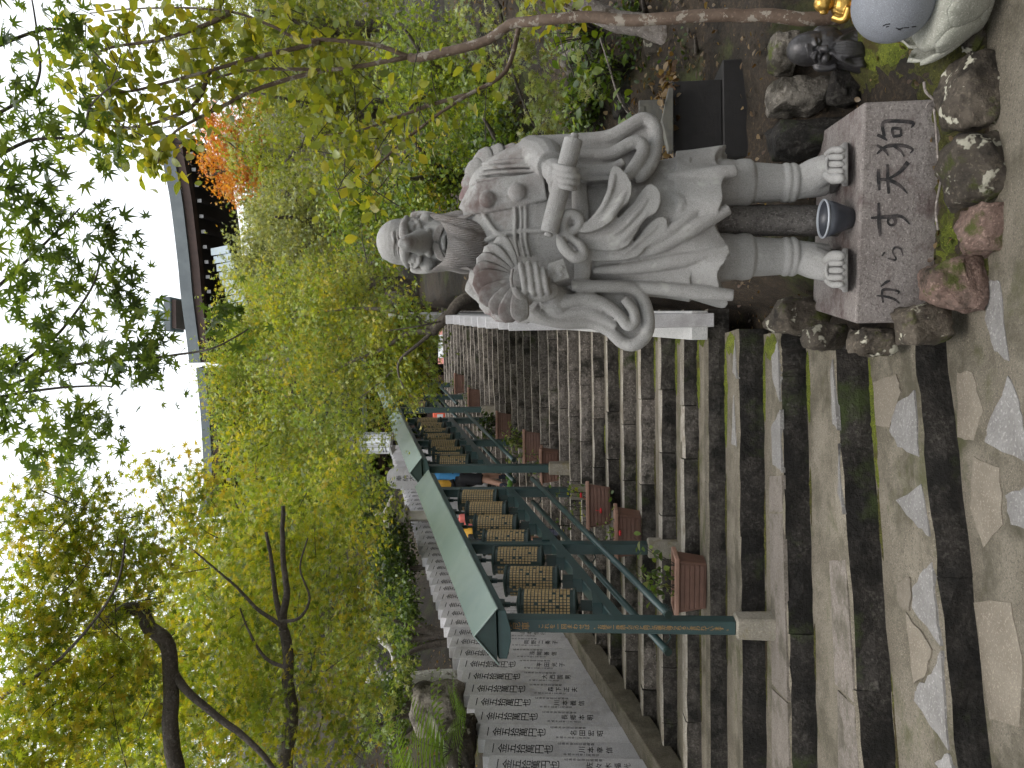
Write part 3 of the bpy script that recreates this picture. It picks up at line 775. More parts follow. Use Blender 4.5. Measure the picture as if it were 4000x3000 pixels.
# shoulders and upper arms
mb.ell(S(850, 555, -.01), (.115, .14, .115), 20, 14); mb.ell(S(850, 1140, -.01), (.115, .14, .115), 20, 14)
sweep(mb, [S(840, 540, .0), S(960, 455, .03), S(1110, 385, .07), S(1190, 360, .11)], [.10, .112, .115, .108], 6, 18)
sweep(mb, [S(1120, 345, .06), S(1210, 365, .17), S(1250, 410, .28)], [.11, .10, .075], 6, 16)
sweep(mb, [S(1105, 300, .12), S(1160, 330, .20), S(1215, 395, .27), S(1255, 470, .28), S(1240, 520, .25)], [.03, .034, .034, .03, .02], 6, 10)   # cuff roll
sweep(mb, [S(840, 1150, .0), S(1000, 1250, .02), S(1230, 1315, .06), S(1320, 1325, .12)], [.11, .115, .112, .105], 6, 18)
sweep(mb, [S(1330, 1330, .10), S(1290, 1290, .20), S(1230, 1240, .28)], [.10, .085, .062], 6, 16)
# right hand closed on the scroll
mb.ell(S(1300, 470, .33), (.078, .06, .07), 18, 12)
sweep(mb, [S(1250, 430, .29), S(1300, 460, .34)], [.06, .062], 4, 14)
for q, (b0, L_) in enumerate(((548, 96), (508, 118), (468, 122), (428, 108))):
    sweep(mb, [S(1275, b0 - 22, .375), S(1320, b0 - 6, .435), S(1320 + L_ * .55, b0 + 6, .445), S(1320 + L_ * .85, b0 + 10, .405), S(1315 + L_ * .8, b0 + 8, .36)], [.0150, .0158, .0148, .0138, .012], 6, 10)
sweep(mb, [S(1255, 520, .34), S(1262, 575, .385), S(1300, 600, .405), S(1340, 590, .40)], [.02, .021, .019, .015], 6, 10)
# left hand round the fan handle
mb.ell(S(1190, 1215, .33), (.062, .05, .085), 18, 12)
for (a0, b0, b1, r_) in ((1058, 1225, 1045, .0165), (1108, 1240, 1040, .0165), (1156, 1240, 1048, .016), (1202, 1235, 1072, .0145)):
    sweep(mb, [S(a0 + 34, b0 + 12, .335), S(a0 + 22, b0 - 20, .40), S(a0 + 10, (b0 + b1) / 2, .425), S(a0 - 4, b1 + 18, .405), S(a0 - 8, b1, .37)], [r_, r_ * 1.06, r_, r_ * .95, r_ * .8], 6, 10)
sweep(mb, [S(1110, 1290, .31), S(1060, 1270, .36), S(1025, 1230, .385), S(1010, 1200, .385)], [.024, .022, .020, .016], 6, 10)
# hanging sleeves: a web with thick rolled folds
def web(mb, outline, d, th):
    pts = catmull(outline + outline[:1], 5)[:-1]
    n = len(pts); fr_ = [p + Vector((0, -th / 2, 0)) for p in pts]; bk = [p + Vector((0, th / 2, 0)) for p in pts]
    mb.add(fr_ + bk, [tuple(range(n)), tuple(range(2 * n - 1, n - 1, -1))] + [(i, i + n, (i + 1) % n + n, (i + 1) % n) for i in range(n)])
oR = [S(1200, 290, .10), S(1450, 270, .10), S(1660, 235, .10), S(1790, 140, .10), S(1860, 115, .10), S(1920, 170, .12), S(1930, 260, .14), S(1890, 420, .17), S(1800, 490, .2), S(1600, 520, .2), S(1350, 500, .2)]
web(mb, oR, .1, .12)
sweep(mb, [S(1150, 270, .10), S(1400, 262, .12), S(1620, 235, .15), S(1750, 165, .17), S(1840, 112, .18), S(1910, 140, .19), S(1932, 230, .20), S(1905, 380, .24), S(1845, 470, .27), S(1790, 500, .27)], [.045, .05, .046, .042, .038, .036, .036, .036, .032, .02], 7, 12)
sweep(mb, [S(1300, 330, .2), S(1500, 345, .2), S(1640, 335, .22), S(1760, 270, .24), S(1825, 262, .25), S(1845, 320, .26), S(1790, 420, .28), S(1730, 490, .29)], [.03, .034, .036, .036, .034, .034, .036, .028], 7, 12)
sweep(mb, [S(1330, 430, .24), S(1500, 440, .25), S(1640, 430, .26), S(1720, 380, .27)], [.028, .03, .03, .02], 7, 12)
oL = [S(1180, 1350, .12), S(1320, 1420, .12), S(1500, 1425, .12), S(1640, 1490, .12), S(1720, 1560, .12), S(1810, 1560, .12), S(1865, 1490, .12), S(1860, 1380, .12), S(1800, 1240, .12), S(1600, 1190, .14), S(1350, 1200, .16)]
web(mb, oL, .1, .12)
sweep(mb, [S(1130, 1330, .22), S(1200, 1390, .2), S(1330, 1420, .18), S(1500, 1425, .17), S(1620, 1475, .18), S(1710, 1555, .19), S(1790, 1568, .2), S(1860, 1510, .2), S(1878, 1410, .2), S(1845, 1280, .2), S(1770, 1205, .21), S(1600, 1195, .23), S(1380, 1185, .25)], [.036, .04, .04, .036, .034, .034, .036, .036, .036, .034, .034, .034, .03], 7, 12)
sweep(mb, [S(1180, 1300, .26), S(1330, 1290, .26), S(1480, 1275, .25), S(1600, 1310, .24), S(1690, 1380, .24), S(1745, 1445, .24), S(1790, 1425, .24), S(1782, 1350, .24), S(1720, 1270, .25)], [.03, .034, .034, .032, .030, .030, .028, .028, .022], 7, 12)
sweep(mb, [S(1170, 1370, .2), S(1330, 1360, .21), S(1480, 1350, .21), S(1600, 1400, .2), S(1670, 1460, .2)], [.03, .034, .034, .03, .02], 7, 12)
# belt, bow knot and sash ends
sweep(mb, [S(1440, 1190, .18), S(1455, 1060, .27), S(1450, 900, .29), S(1440, 700, .28), S(1430, 520, .2)], [.04, .045, .045, .045, .04], 6, 12, (1, .7))
mb.ell(S(1350, 850, .31), (.05, .045, .055), 16, 10)
sweep(mb, [S(1340, 840, .33), S(1330, 770, .35), S(1370, 720, .36), S(1430, 750, .35), S(1420, 810, .34), S(1370, 840, .33)], [.022, .026, .026, .026, .024, .02], 7, 10)
sweep(mb, [S(1310, 880, .33), S(1330, 940, .36), S(1400, 1005, .37), S(1460, 990, .36), S(1440, 930, .35), S(1370, 880, .33)], [.024, .03, .03, .03, .026, .02], 7, 10)
def flap(pts, ws, th):
    p = catmull(pts, 8); wv = interp_list(ws, len(p)); P = []
    for i, c in enumerate(p):
        t = (p[min(i + 1, len(p) - 1)] - p[max(i - 1, 0)]).normalized()
        s = t.cross(Vector((0, -1, 0))).normalized(); row = []
        for u in np.linspace(0, 2 * math.pi, 17)[:-1]:
            cu, su = math.cos(u), math.sin(u)
            row.append(c + s * (cu * wv[i]) + Vector((0, -1, 0)) * (su * th + .35 * wv[i] * abs(cu) ** 2 * 0))
        P.append(row)
    n = 16; mb.grid(P, wrap=True); o = len(mb.v) - len(P) * n
    mb.f.append(tuple(o + k for k in range(n))[::-1]); mb.f.append(tuple(o + (len(P) - 1) * n + k for k in range(n))); mb.mi += [0, 0]
def plate(outl, d0, d1, th, lift=None):
    n_ = len(outl); a_ = [o[0] for o in outl]; lo_, hi_ = min(a_), max(a_)
    web(mb, [S(a, b, lerp(d0, d1, (a - lo_) / (hi_ - lo_))) for a, b in outl], 0, th)
plate([(1490, 955), (1640, 968), (1770, 915), (1870, 800), (1950, 745), (2000, 770), (1980, 850), (1880, 930), (1790, 1010), (1600, 1030), (1480, 1015)], .275, .305, .05)
plate([(1440, 870), (1560, 850), (1700, 735), (1790, 640), (1850, 560), (1900, 535), (1950, 580), (1958, 650), (1925, 720), (1850, 765), (1800, 850), (1740, 935), (1640, 965), (1500, 950)], .295, .34, .05)
plate([(1400, 815), (1500, 765), (1600, 645), (1620, 510), (1645, 428), (1690, 428), (1750, 490), (1772, 560), (1755, 640), (1700, 690), (1640, 775), (1540, 835), (1450, 850)], .32, .375, .055)
for pts in ([S(1470, 800, .34), S(1570, 700, .368), S(1630, 580, .385), S(1660, 470, .385)], [S(1500, 820, .345), S(1620, 745, .375), S(1700, 640, .39), S(1745, 560, .385)],
            [S(1500, 890, .315), S(1660, 850, .335), S(1790, 730, .35), S(1880, 620, .35)], [S(1520, 930, .31), S(1690, 905, .335), S(1800, 800, .345), S(1900, 690, .35)], [S(1520, 995, .29), S(1700, 985, .305), S(1830, 890, .315), S(1940, 800, .32)]):
    sweep(mb, pts, [.010, .016, .017, .010], 8, 10)
# long folds of the robe skirt
for pts in ([S(1500, 1010, .245), S(1750, 960, .275), S(2000, 850, .29), S(2200, 700, .285)], [S(1700, 1010, .255), S(1950, 940, .28), S(2200, 800, .292), S(2400, 690, .29)],
            [S(1520, 1090, .225), S(1800, 1070, .25), S(2100, 1020, .27), S(2400, 960, .28)], [S(2020, 600, .25), S(2090, 650, .27), S(2070, 720, .275)],
            [S(1550, 1180, .165), S(1850, 1200, .20), S(2200, 1230, .215), S(2430, 1250, .225)], [S(2000, 480, .21), S(2250, 470, .235), S(2450, 440, .245)]):
    sweep(mb, pts, [.018, .034, .040, .030], 8, 14)
# chest: lapels, cords, shoulder band with ridges
sweep(mb, [S(700, 980, .16), S(850, 880, .225), S(1000, 840, .245), S(1200, 830, .26)], [.012, .014, .014, .012], 6, 8)
sweep(mb, [S(800, 700, .2), S(880, 830, .235), S(960, 870, .25)], [.012, .014, .012], 6, 8)
for a_ in (1012, 1050, 1080): sweep(mb, [S(a_, 650, .235), S(a_ + 6, 750, .25), S(a_ + 4, 880, .255), S(a_ + 30, 1000, .245)], [.009] * 4, 5, 8)
flap([S(690, 610, .12), S(760, 620, .20), S(950, 590, .235), S(1210, 540, .25)], [.07, .085, .085, .075], .025)
for i, b in enumerate((500, 460, 425, 390)):
    sweep(mb, [S(760 + i * 14, b + 10, .135 - i * .018), S(900, b - 5, .185 - i * .014), S(1060, b - 15, .205 - i * .008), S(1170, b - 10, .215)], [.008, .011, .011, .009], 6, 8)
for (a_, b_) in ((835, 628), (1032, 582)): mb.ell(S(a_, b_, .250 if a_ < 900 else .272), (.045, .03, .045), 20, 12)
for (b_, k_) in ((560, 0), (640, 1)): pass
TOES = []
# legs: breeches, bands, calves, ankles, feet
for b, sg in ((625, 1), (1060, -1)):
    sweep(mb, [S2(230, b + 6, .0), S2(340, b + 4, .02), S2(420, b + 2, .02)], [.135, .13, .118], 5, 20)
    mb.lathe([(.108, -.05), (.122, -.035), (.126, .0), (.122, .035), (.108, .05)], 28, S2(455, b, .02))
    sweep(mb, [S2(430, b, .02), S2(560, b, .015), S2(700, b, .015)], [.108, .104, .094], 5, 20)
    for a_ in (705, 745): mb.lathe([(.088, -.024), (.102, -.012), (.105, .0), (.102, .012), (.088, .024)], 28, S2(a_, b, .02))
    sweep(mb, [S2(740, b, .02), S2(850, b - sg * 8, .03), S2(940, b - sg * 20, .03)], [.09, .085, .085], 5, 18)
    # foot
    c = b - sg * 40 if sg > 0 else b + 20
    tip = c - 70 if sg > 0 else c + 60
    sweep(mb, [S2(800, b - sg * 6, .03), S2(880, lerp(b, tip, .45), .08), S2(955, lerp(b, tip, .8), .13), S2(1010, tip, .16)], [.085, .086, .074, .05], 6, 18, (1.0, .85))
    sweep(mb, [S2(1000, b, -.06), S2(1005, lerp(b, tip, .5), .05), S2(1035, tip, .13)], [.07, .085, .085], 6, 16, (1.0, .5))
    for q in range(5):
        bb = tip + (q - 2) * 42 * 1.0; big = (q == 4) if sg > 0 else (q == 0)
        r_ = .024 if big else .0150
        TOES.append(([S2(950, lerp(bb, tip, .3), .17), S2(985, bb, .235), S2(1018, bb, .278), S2(1040, bb, .292), S2(1050, bb, .290)], [r_ * 1.05, r_ * 1.12, r_ * 1.12, r_ * .9, r_ * .35]))
    # sandal sole and strap
    so = [S2(1075, tip + dx, dd) for dx, dd in ((-130, .20), (-95, .285), (0, .298), (95, .285), (130, .20), (110, .0), (90, -.14), (-90, -.14), (-110, .0))]
    n = len(so); mb.add(so + [p + Vector((0, 0, .028)) for p in so], [tuple(range(n)), tuple(range(2 * n - 1, n - 1, -1))] + [(i, i + n, (i + 1) % n + n, (i + 1) % n) for i in range(n)])
    sweep(mb, [S2(1050, tip + 112, .14), S2(975, tip + 66, .20), S2(945, tip, .225), S2(975, tip - 66, .20), S2(1050, tip - 112, .14)], [.009] * 5, 6, 8)
body = remesh(mb, 'body', M['statue'], statue, .0056, 2, .45)

for pts, rr in TOES:
    m_ = MB(); sweep(m_, pts, rr, 6, 12); m_.build('toe', M['statue'], body, smooth=True)

# beard and moustache: carved strands
def strands(name, top, bot, dmid, dedge, nu, nv, nridge, amp, sag=0.0, tips=18):
    P = []
    for j in range(nv + 1):
        v = j / nv; row = []
        for k in range(nu + 1):
            u = k / nu
            t = catmull_at(top, u); b = catmull_at(bot, u)
            a = lerp(t[0], b[0], v) + tips * v * math.sin(u * nridge * 2.1) * (v > .9)
            bb = lerp(t[1], b[1], v) + 7 * math.sin(v * 9 + u * 30)
            e = 1 - (2 * u - 1) ** 2
            d = dedge + (dmid - dedge) * e ** .6
            d += .05 * math.sin(math.pi * min(1, v * 1.1)) * e ** .5 - .03 * v
            d += amp * (abs(math.sin(math.pi * nridge * u + 1.2 * math.sin(v * 3))) - .4) * (.3 + .7 * min(1, v * 4))
            row.append(S(a, bb, d))
        P.append(row)
    m_ = MB(); m_.grid(P)
    back = [[S(lerp(catmull_at(top, k / nu)[0], catmull_at(bot, k / nu)[0], j / 2), lerp(catmull_at(top, k / nu)[1], catmull_at(bot, k / nu)[1], j / 2), dedge - .02) for k in range(nu + 1)] for j in range(3)]
    return m_.build(name, M['beard'], statue, smooth=True)
def catmull_at(L, u):
    xs = np.linspace(0, 1, len(L)); return float(np.interp(u, xs, [p[0] for p in L])), float(np.interp(u, xs, [p[1] for p in L]))
strands('beard', [(440, 1092), (520, 1060), (566, 990), (578, 910), (572, 835), (520, 768), (440, 722)], [(715, 1108), (780, 1075), (850, 1000), (885, 905), (865, 830), (835, 765), (735, 700)], .225, .03, 300, 44, 44, .0095)
for sg in (-1, 1):
    m_ = MB()
    for q in range(7):
        o1 = q * 9
        bpt = lambda x: 907 + sg * x
        sweep(m_, [S(490 + q * 4, bpt(10), .172), S(498 + q * 5, bpt(50), .178), S(520 + q * 8, bpt(100 + o1 * .3), .165), S(590 + q * 10, bpt(132 + o1 * .5), .165), S(670 + q * 12, bpt(140 + o1 * .7), .175)], [.006, .008, .008, .007, .004], 7, 8)
    m_.build('moustache', M['beard'], statue, smooth=True)
# folded wings behind the shoulders: rows of feathers
def petal(mb, base, tip, wd, th, bow=.0, n=9, tw=.0):
    base = Vector(base); tip = Vector(tip); ax = tip - base; s = ax.cross(Vector((0, -1, 0))).normalized(); nrm = s.cross(ax).normalized()
    if nrm.y > 0: nrm = -nrm
    P = []; m_ = 10
    for i in range(n + 1):
        t = i / n
        wv = wd * (.45 + .55 * math.sin(min(1, t / .72) * math.pi / 2)) * (1 if t < .72 else math.sqrt(max(0.0, 1 - ((t - .72) / .28) ** 2)))
        wv = max(wv, .001); c = base + ax * t + nrm * (bow * math.sin(t * math.pi))
        P.append([c + (s + nrm * tw) * (math.cos(2 * math.pi * k / m_) * wv) + nrm * (math.sin(2 * math.pi * k / m_) * th * (1 if wv > .01 else .2)) for k in range(m_)])
    mb.grid(P, wrap=True); o = len(mb.v) - len(P) * m_
    mb.f.append(tuple(o + k for k in range(m_))[::-1]); mb.f.append(tuple(o + n * m_ + k for k in range(m_))); mb.mi += [0, 0]
for sg, items in ((1, [((760, 620), (672, 560)), ((790, 560), (690, 470)), ((820, 500), (715, 390)), ((870, 450), (780, 310)), ((930, 420), (860, 285)), ((1000, 400), (950, 280)), ((840, 540), (760, 440)), ((900, 480), (830, 370)), ((1080, 380), (1050, 285)), ((1200, 370), (1160, 290))]),
                  (-1, [((850, 1200), (775, 1300)), ((900, 1230), (820, 1370)), ((960, 1250), (890, 1420)), ((1080, 1290), (1040, 1430)), ((1180, 1310), (1160, 1420))])):
    wg = MB()
    sweep(wg, [S(720, 640 if sg > 0 else 1160, -.1), S(900, 480 if sg > 0 else 1240, -.16), S(1250, 420 if sg > 0 else 1320, -.16)], [.06, .10, .08], 6, 14)
    wo_ = remesh(wg, 'wing', M['statue_wing'], statue, .008, 2)
    for q, (b_, t_) in enumerate(items):
        fm = MB(); petal(fm, S(*b_, -.06 + .008 * q), S(*t_, -.09 + .008 * q), .062, .014, .01, 10, .25 * sg)
        fm.build('wing_feather', M['statue_wing'], wo_, smooth=True)
# fan of feathers
fan = thing('x', (0, 0, 0)); bpy.data.objects.remove(fan)
m_ = MB(); HB = S(1055, 1145, .345)
m_.ell(HB, (.078, .03, .072), 24, 14)
sweep(m_, [HB, S(1180, 1140, .36), S(1250, 1110, .355)], [.03, .03, .03], 4, 12)
hub = remesh(m_, 'fan_hub', M['statue'], statue, .007, 2)
m_ = MB(); sweep(m_, [S(1225, 1170, .34), S(1250, 1095, .365), S(1280, 1050, .35)], [.02, .03, .02], 4, 10); m_.box(S(1300, 1095, .35), (.10, .07, .085), Matrix.Rotation(-.3, 3, 'Y'))
for b in (1075, 1120): sweep(m_, [S(1275, b, .385), S(1300, b + 16, .388), S(1322, b, .388), S(1308, b - 12, .388), S(1296, b, .388)], [.005] * 5, 6, 8)
remesh(m_, 'fan_grip_end', M['statue'], statue, .006, 2)
ft = [((898, 872), .048), ((815, 935), .05), ((765, 1010), .05), ((742, 1085), .05), ((738, 1180), .062), ((785, 1290), .05), ((868, 1370), .048), ((950, 1430), .048), ((1048, 1425), .044)]
for q, ((a_, b_), wd_) in enumerate(ft):
    m_ = MB(); da, db = a_ - 1045, b_ - 1145; L_ = math.hypot(da, db)
    petal(m_, S(1045 + da / L_ * 40, 1145 + db / L_ * 40, .335 + .002 * q), S(a_, b_, .340 + .004 * q), wd_ * 1.08, .011, .012, 12, .34)
    m_.build('feather', M['statue'], hub, smooth=True)
m_ = MB(); sweep(m_, [S(1000, 1080, .39), S(990, 1145, .395), S(1005, 1210, .39), S(1050, 1245, .375)], [.008] * 4, 6, 8); m_.build('hub_ridge', M['statue'], hub, smooth=True)
# scroll
m_ = MB(); a0, a1 = S(1395, 238, .40), S(1235, 845, .37)
sweep(m_, [a0, a0.lerp(a1, .3), a0.lerp(a1, .7), a1], [.047, .047, .046, .045], 4, 24)
d_ = (a0 - a1).normalized(); m_.tube([a0, a0 + d_ * .028], .02, 14); m_.tube([a1, a1 - d_ * .02], .022, 14)
m_.build('scroll', M['statue'], statue, smooth=False, bevel=.004)
# rough support stone between the legs
m_ = MB(); P = []
for i, a_ in enumerate(np.linspace(250, 960, 22)):
    P.append([S2(a_, 845 + 92 * (1 + .10 * fbm(a_ * .01, k * .5)) * math.cos(2 * math.pi * k / 22), -.02 + .11 * (1 + .10 * fbm(a_ * .01, k * .5, 4)) * math.sin(2 * math.pi * k / 22)) for k in range(22)])
P.append([S2(1075, 845 + 100 * math.cos(2 * math.pi * k / 22), -.02 + .12 * math.sin(2 * math.pi * k / 22)) for k in range(22)])
m_.grid(P, wrap=True); m_.build('support_stone', M['pillar'], statue, smooth=True)

# ------------------------------------------------------------------ plinth
zt = aY(555, 860, 3.90).z
A_, B_ = aZ(444.3, 855.4, zt), aZ(666, 864, zt)
C_ = aZ(651, 835 - 4, zt); 
edge = (B_ - A_); back = Vector((-edge.y, edge.x, 0)).normalized() * .72
foot_z = S2(1080, 860, 0).z
pl = thing('statue_plinth', ((A_ + B_) / 2 + Vector((0, 0, -.45))), 'low reddish granite plinth lettered in dark brush characters under the statue', 'plinth')
tops = [A_, B_, B_ + back - edge.normalized() * .03, A_ + back + edge.normalized() * .03]
bots = [p + Vector((0, 0, -.46)) for p in tops]
mb = MB(); mb.add(tops + bots, [(0, 1, 2, 3), (7, 6, 5, 4), (0, 4, 5, 1), (1, 5, 6, 2), (2, 6, 7, 3), (3, 7, 4, 0)])
pb = mb.build('plinth_block', M['plinth'], pl, bevel=.012, seg=2, weld=True)
# brushed characters, stroke by stroke (x across, y up, unit square each)
GL = {'ka': [[(.1, .68, .05), (.5, .74, .06), (.62, .66, .07), (.6, .35, .06), (.52, .1, .05), (.42, .14, .02)], [(.38, .95, .03), (.34, .6, .06), (.22, .25, .06), (.05, .05, .03)], [(.74, .8, .03), (.9, .6, .07), (.96, .45, .04)]],
      'ra': [[(.4, .98, .03), (.55, .88, .06), (.6, .84, .02)], [(.3, .72, .03), (.22, .4, .06), (.3, .34, .05), (.6, .5, .05), (.8, .38, .07), (.72, .14, .06), (.4, .02, .03)]],
      'su': [[(.05, .74, .04), (.4, .78, .07), (.95, .82, .04)], [(.55, 1.0, .04), (.57, .6, .07), (.55, .42, .06), (.4, .36, .05), (.34, .48, .04), (.45, .56, .04), (.57, .46, .06), (.56, .2, .05), (.35, -.02, .02)]],
      'ten': [[(.18, .82, .04), (.5, .86, .07), (.8, .88, .05)], [(.08, .55, .05), (.5, .6, .06), (.92, .62, .05)], [(.5, .86, .05), (.46, .55, .07), (.3, .25, .06), (.06, .02, .02)], [(.5, .58, .04), (.68, .28, .07), (.96, .04, .09)]],
      'gu': [[(.34, .96, .04), (.2, .75, .05), (.06, .66, .02)], [(.12, .95, .03), (.3, .7, .06), (.3, .3, .06), (.2, .06, .04), (.1, .12, .02)], [(.3, .52, .05), (.16, .34, .04), (.02, .26, .02)],
             [(.6, .96, .05), (.52, .8, .05), (.44, .7, .02)], [(.55, .78, .05), (.9, .82, .06), (.92, .45, .06), (.86, .08, .06), (.74, .12, .02)], [(.54, .56, .05), (.56, .36, .05)], [(.54, .55, .04), (.74, .58, .05), (.72, .36, .05)], [(.54, .36, .04), (.72, .37, .04)]]}
ex = edge.normalized(); wl = edge.length
nrm_ = Vector((ex.y, -ex.x, 0))
if nrm_.y > 0: nrm_ = -nrm_
for key, u, vtop, sz in (('ka', .084, .082, .125), ('ra', .27, .105, .105), ('su', .392, .045, .18), ('ten', .58, .05, .165), ('gu', .75, .05, .185)):
    mb = MB()
    for st in GL[key]:
        pts = catmull([(p[0], p[1], p[2]) for p in st], 5); n = len(pts); P = []
        for i, p in enumerate(pts):
            t = Vector((pts[min(i + 1, n - 1)][0] - pts[max(i - 1, 0)][0], pts[min(i + 1, n - 1)][1] - pts[max(i - 1, 0)][1], 0)).normalized()
            s_ = Vector((-t.y, t.x, 0)); row = []
            for k in (-1, 1):
                q = Vector((p[0], p[1], 0)) + s_ * (k * max(p[2] * .78, .012))
                row.append(A_ + ex * (u * wl + q.x * sz) + Vector((0, 0, -vtop - sz * 1.05 + q.y * sz)) + nrm_ * (.0022 + .0003 * random.random()))
            P.append(row)
        mb.grid(P)
    mb.build('brushed_character', M['ink_worn'], pb)
# offering bowl at the feet
M['bowl'] = plain_mat('dark_bowl', (.045, .048, .06), .35, .1, .1); M['bowl_rim'] = plain_mat('bowl_rim', (.42, .44, .48), .4, .2, .1)
bc = aZ(546, 846, zt) ; bc = Vector((bc.x, aY(546, 846, 4.0).y, zt))
bl = thing('offering_bowl', bc, 'dark grey tapered bowl with a pale rim between the statue feet', 'bowl')
mb = MB(); mb.lathe([(.02, .004), (.045, .003), (.062, .04), (.082, .09), (.096, .140), (.091, .140), (.077, .09), (.055, .04), (.01, .03)], 36, bc); mb.build('bowl_body', M['bowl'], bl, smooth=True)
mb = MB(); mb.lathe([(.0905, .139), (.0975, .139), (.0985, .146), (.094, .150), (.090, .146), (.0905, .139)], 36, bc, close=False); mb.build('rim', M['bowl_rim'], bl, smooth=True)
# ------------------------------------------------------------------ trees
def maple_leaf(lobes=7):
    if lobes == 7: ang = [-126, -84, -42, 0, 42, 84, 126]; ln = [.42, .74, .93, 1.0, .93, .74, .42]
    else: ang = [-96, -48, 0, 48, 96]; ln = [.66, .92, 1.0, .92, .66]
    V = [(0, 0, 0)]; F = []
    tips = [(math.sin(R(a)) * l, math.cos(R(a)) * l, -.22 * l * l) for a, l in zip(ang, ln)]
    nts = []
    for i in range(len(ang) + 1):
        a = (ang[i - 1] + ang[i]) / 2 if 0 < i < len(ang) else (ang[0] - 26 if i == 0 else ang[-1] + 26)
        r = .30 if 0 < i < len(ang) else .14
        nts.append((math.sin(R(a)) * r, math.cos(R(a)) * r, .03))
    V += tips + nts; nt_ = len(tips)
    for i in range(nt_): F += [(0, 1 + nt_ + i, 1 + nt_ + i + 1)[::-1], (1 + nt_ + i, 1 + i, 1 + nt_ + i + 1)[::-1]]
    if lobes == 7:
        n0 = len(V); V += [(-.02, 0, -.01), (.02, 0, -.01), (.0, -.55, -.05)]; F += [(n0, n0 + 1, n0 + 2)]
    V = np.array(V, float); V[:, 1] -= .15
    return V, np.array(F)
def oval_leaf():
    ys = [0, .22, .5, .78, 1.0]; ws = [.02, .24, .33, .22, .0]
    V = []; F = []
    for y, w_ in zip(ys, ws): V += [(-w_, y, .10 * w_ * 2 - .25 * y * y), (0, y, -.25 * y * y), (w_, y, .10 * w_ * 2 - .25 * y * y)]
    for i in range(4):
        b = i * 3
        for q in (0, 1): F += [(b + q, b + q + 1, b + q + 4), (b + q, b + q + 4, b + q + 3)]
    return np.array(V, float), np.array(F)
LEAF = {'m7': maple_leaf(7), 'm5': maple_leaf(5), 'oval': oval_leaf()}
LM = leaf_mat('leaf_foliage', True, trans=.5)
def frames(nrm, ang):
    n = nrm / np.linalg.norm(nrm, axis=1, keepdims=True)
    ref = np.where(np.abs(n[:, 2:3]) < .9, np.array([[0, 0, 1.0]]), np.array([[1.0, 0, 0]]))
    a = np.cross(ref, n); a /= np.linalg.norm(a, axis=1, keepdims=True); b = np.cross(n, a)
    c, s = np.cos(ang)[:, None], np.sin(ang)[:, None]
    return a * c + b * s, -a * s + b * c, n
def leaf_mesh(name, kind, C, nrm, ang, size, cols, org):
    V, F = LEAF[kind]; n = len(C); nv = len(V)
    X, Y, Z = frames(nrm, ang)
    P = C[:, None, :] + (V[None, :, 0:1] * X[:, None, :] + V[None, :, 1:2] * Y[:, None, :] + V[None, :, 2:3] * Z[:, None, :]) * size[:, None, None]
    P = (P - np.array(org)[None, None, :]).reshape(-1, 3)
    FF = (F[None] + (np.arange(n) * nv)[:, None, None]).reshape(-1, 3)
    me = bpy.data.meshes.new(name); nf = len(FF)
    me.vertices.add(len(P)); me.vertices.foreach_set('co', P.astype(np.float32).ravel())
    me.loops.add(nf * 3); me.loops.foreach_set('vertex_index', FF.astype(np.int32).ravel())
    me.polygons.add(nf); me.polygons.foreach_set('loop_start', np.arange(0, nf * 3, 3, dtype=np.int32)); me.polygons.foreach_set('loop_total', np.full(nf, 3, np.int32))
    ca = me.color_attributes.new('Col', 'FLOAT_COLOR', 'POINT')
    cc = np.ones((n, nv, 4), np.float32); cc[:, :, :3] = cols[:, None, :]
    ca.data.foreach_set('color', cc.ravel())
    me.materials.append(LM); me.update(calc_edges=True)
    return me
def sprays(clumps, per=22, flat=.16, tilt=.7, rad=(.14, .34), pal=None, size=.04, droop=.0):
    """leaves gathered in flat sprays through each clump's volume"""
    Cs, Ns, Co = [], [], []
    pal = np.array(pal)
    for (c, r, n) in clumps:
        ns = max(3, int(n / per))
        d = rng.normal(size=(ns, 3)); d /= np.linalg.norm(d, axis=1, keepdims=True)
        rr = rng.random(ns) ** (1 / 2.2)
        ctr = np.array(c)[None] + d * rr[:, None] * np.array(r)[None]
        for q in range(ns):
            k = max(4, int(per * rng.uniform(.5, 1.5)))
            nm = np.array([rng.normal(0, .35), rng.normal(0, .35), 1.0]); nm /= np.linalg.norm(nm)
            R_ = rng.uniform(*rad) * (np.mean(r) ** .35)
            p = rng.normal(size=(k, 3)) * np.array([R_, R_, R_ * flat]) * .6
            a = np.cross(nm, [1, 0, 0]); a /= np.linalg.norm(a); b = np.cross(nm, a)
            pw = ctr[q] + p[:, :1] * a + p[:, 1:2] * b + p[:, 2:3] * nm
            pw[:, 2] -= droop * (p[:, 0] ** 2 + p[:, 1] ** 2) / max(R_, .05)
            Cs.append(pw); Ns.append(nm[None] + rng.normal(0, tilt, (k, 3)))
            base = pal[rng.integers(len(pal))]; other = pal[rng.integers(len(pal), size=k)]
            mixv = rng.random((k, 1)) * .5
            Co.append((base[None] * (1 - mixv) + other * mixv) * rng.uniform(.8, 1.2, (k, 1)))
    C = np.concatenate(Cs); Nn = np.concatenate(Ns); Cc = np.concatenate(Co)
    return C, Nn, rng.random(len(C)) * 6.283, size * rng.uniform(.7, 1.25, len(C)), Cc
DENS = 2.2
def ell_px(px, py, Y, rx, ry, n, dz=None):
    n = int(n * DENS)
    c = aY(px, py, Y); return (tuple(c), (rx * Y / FPX, (dz if dz else (rx + ry) / 2 * Y / FPX), ry * Y / FPX), n)
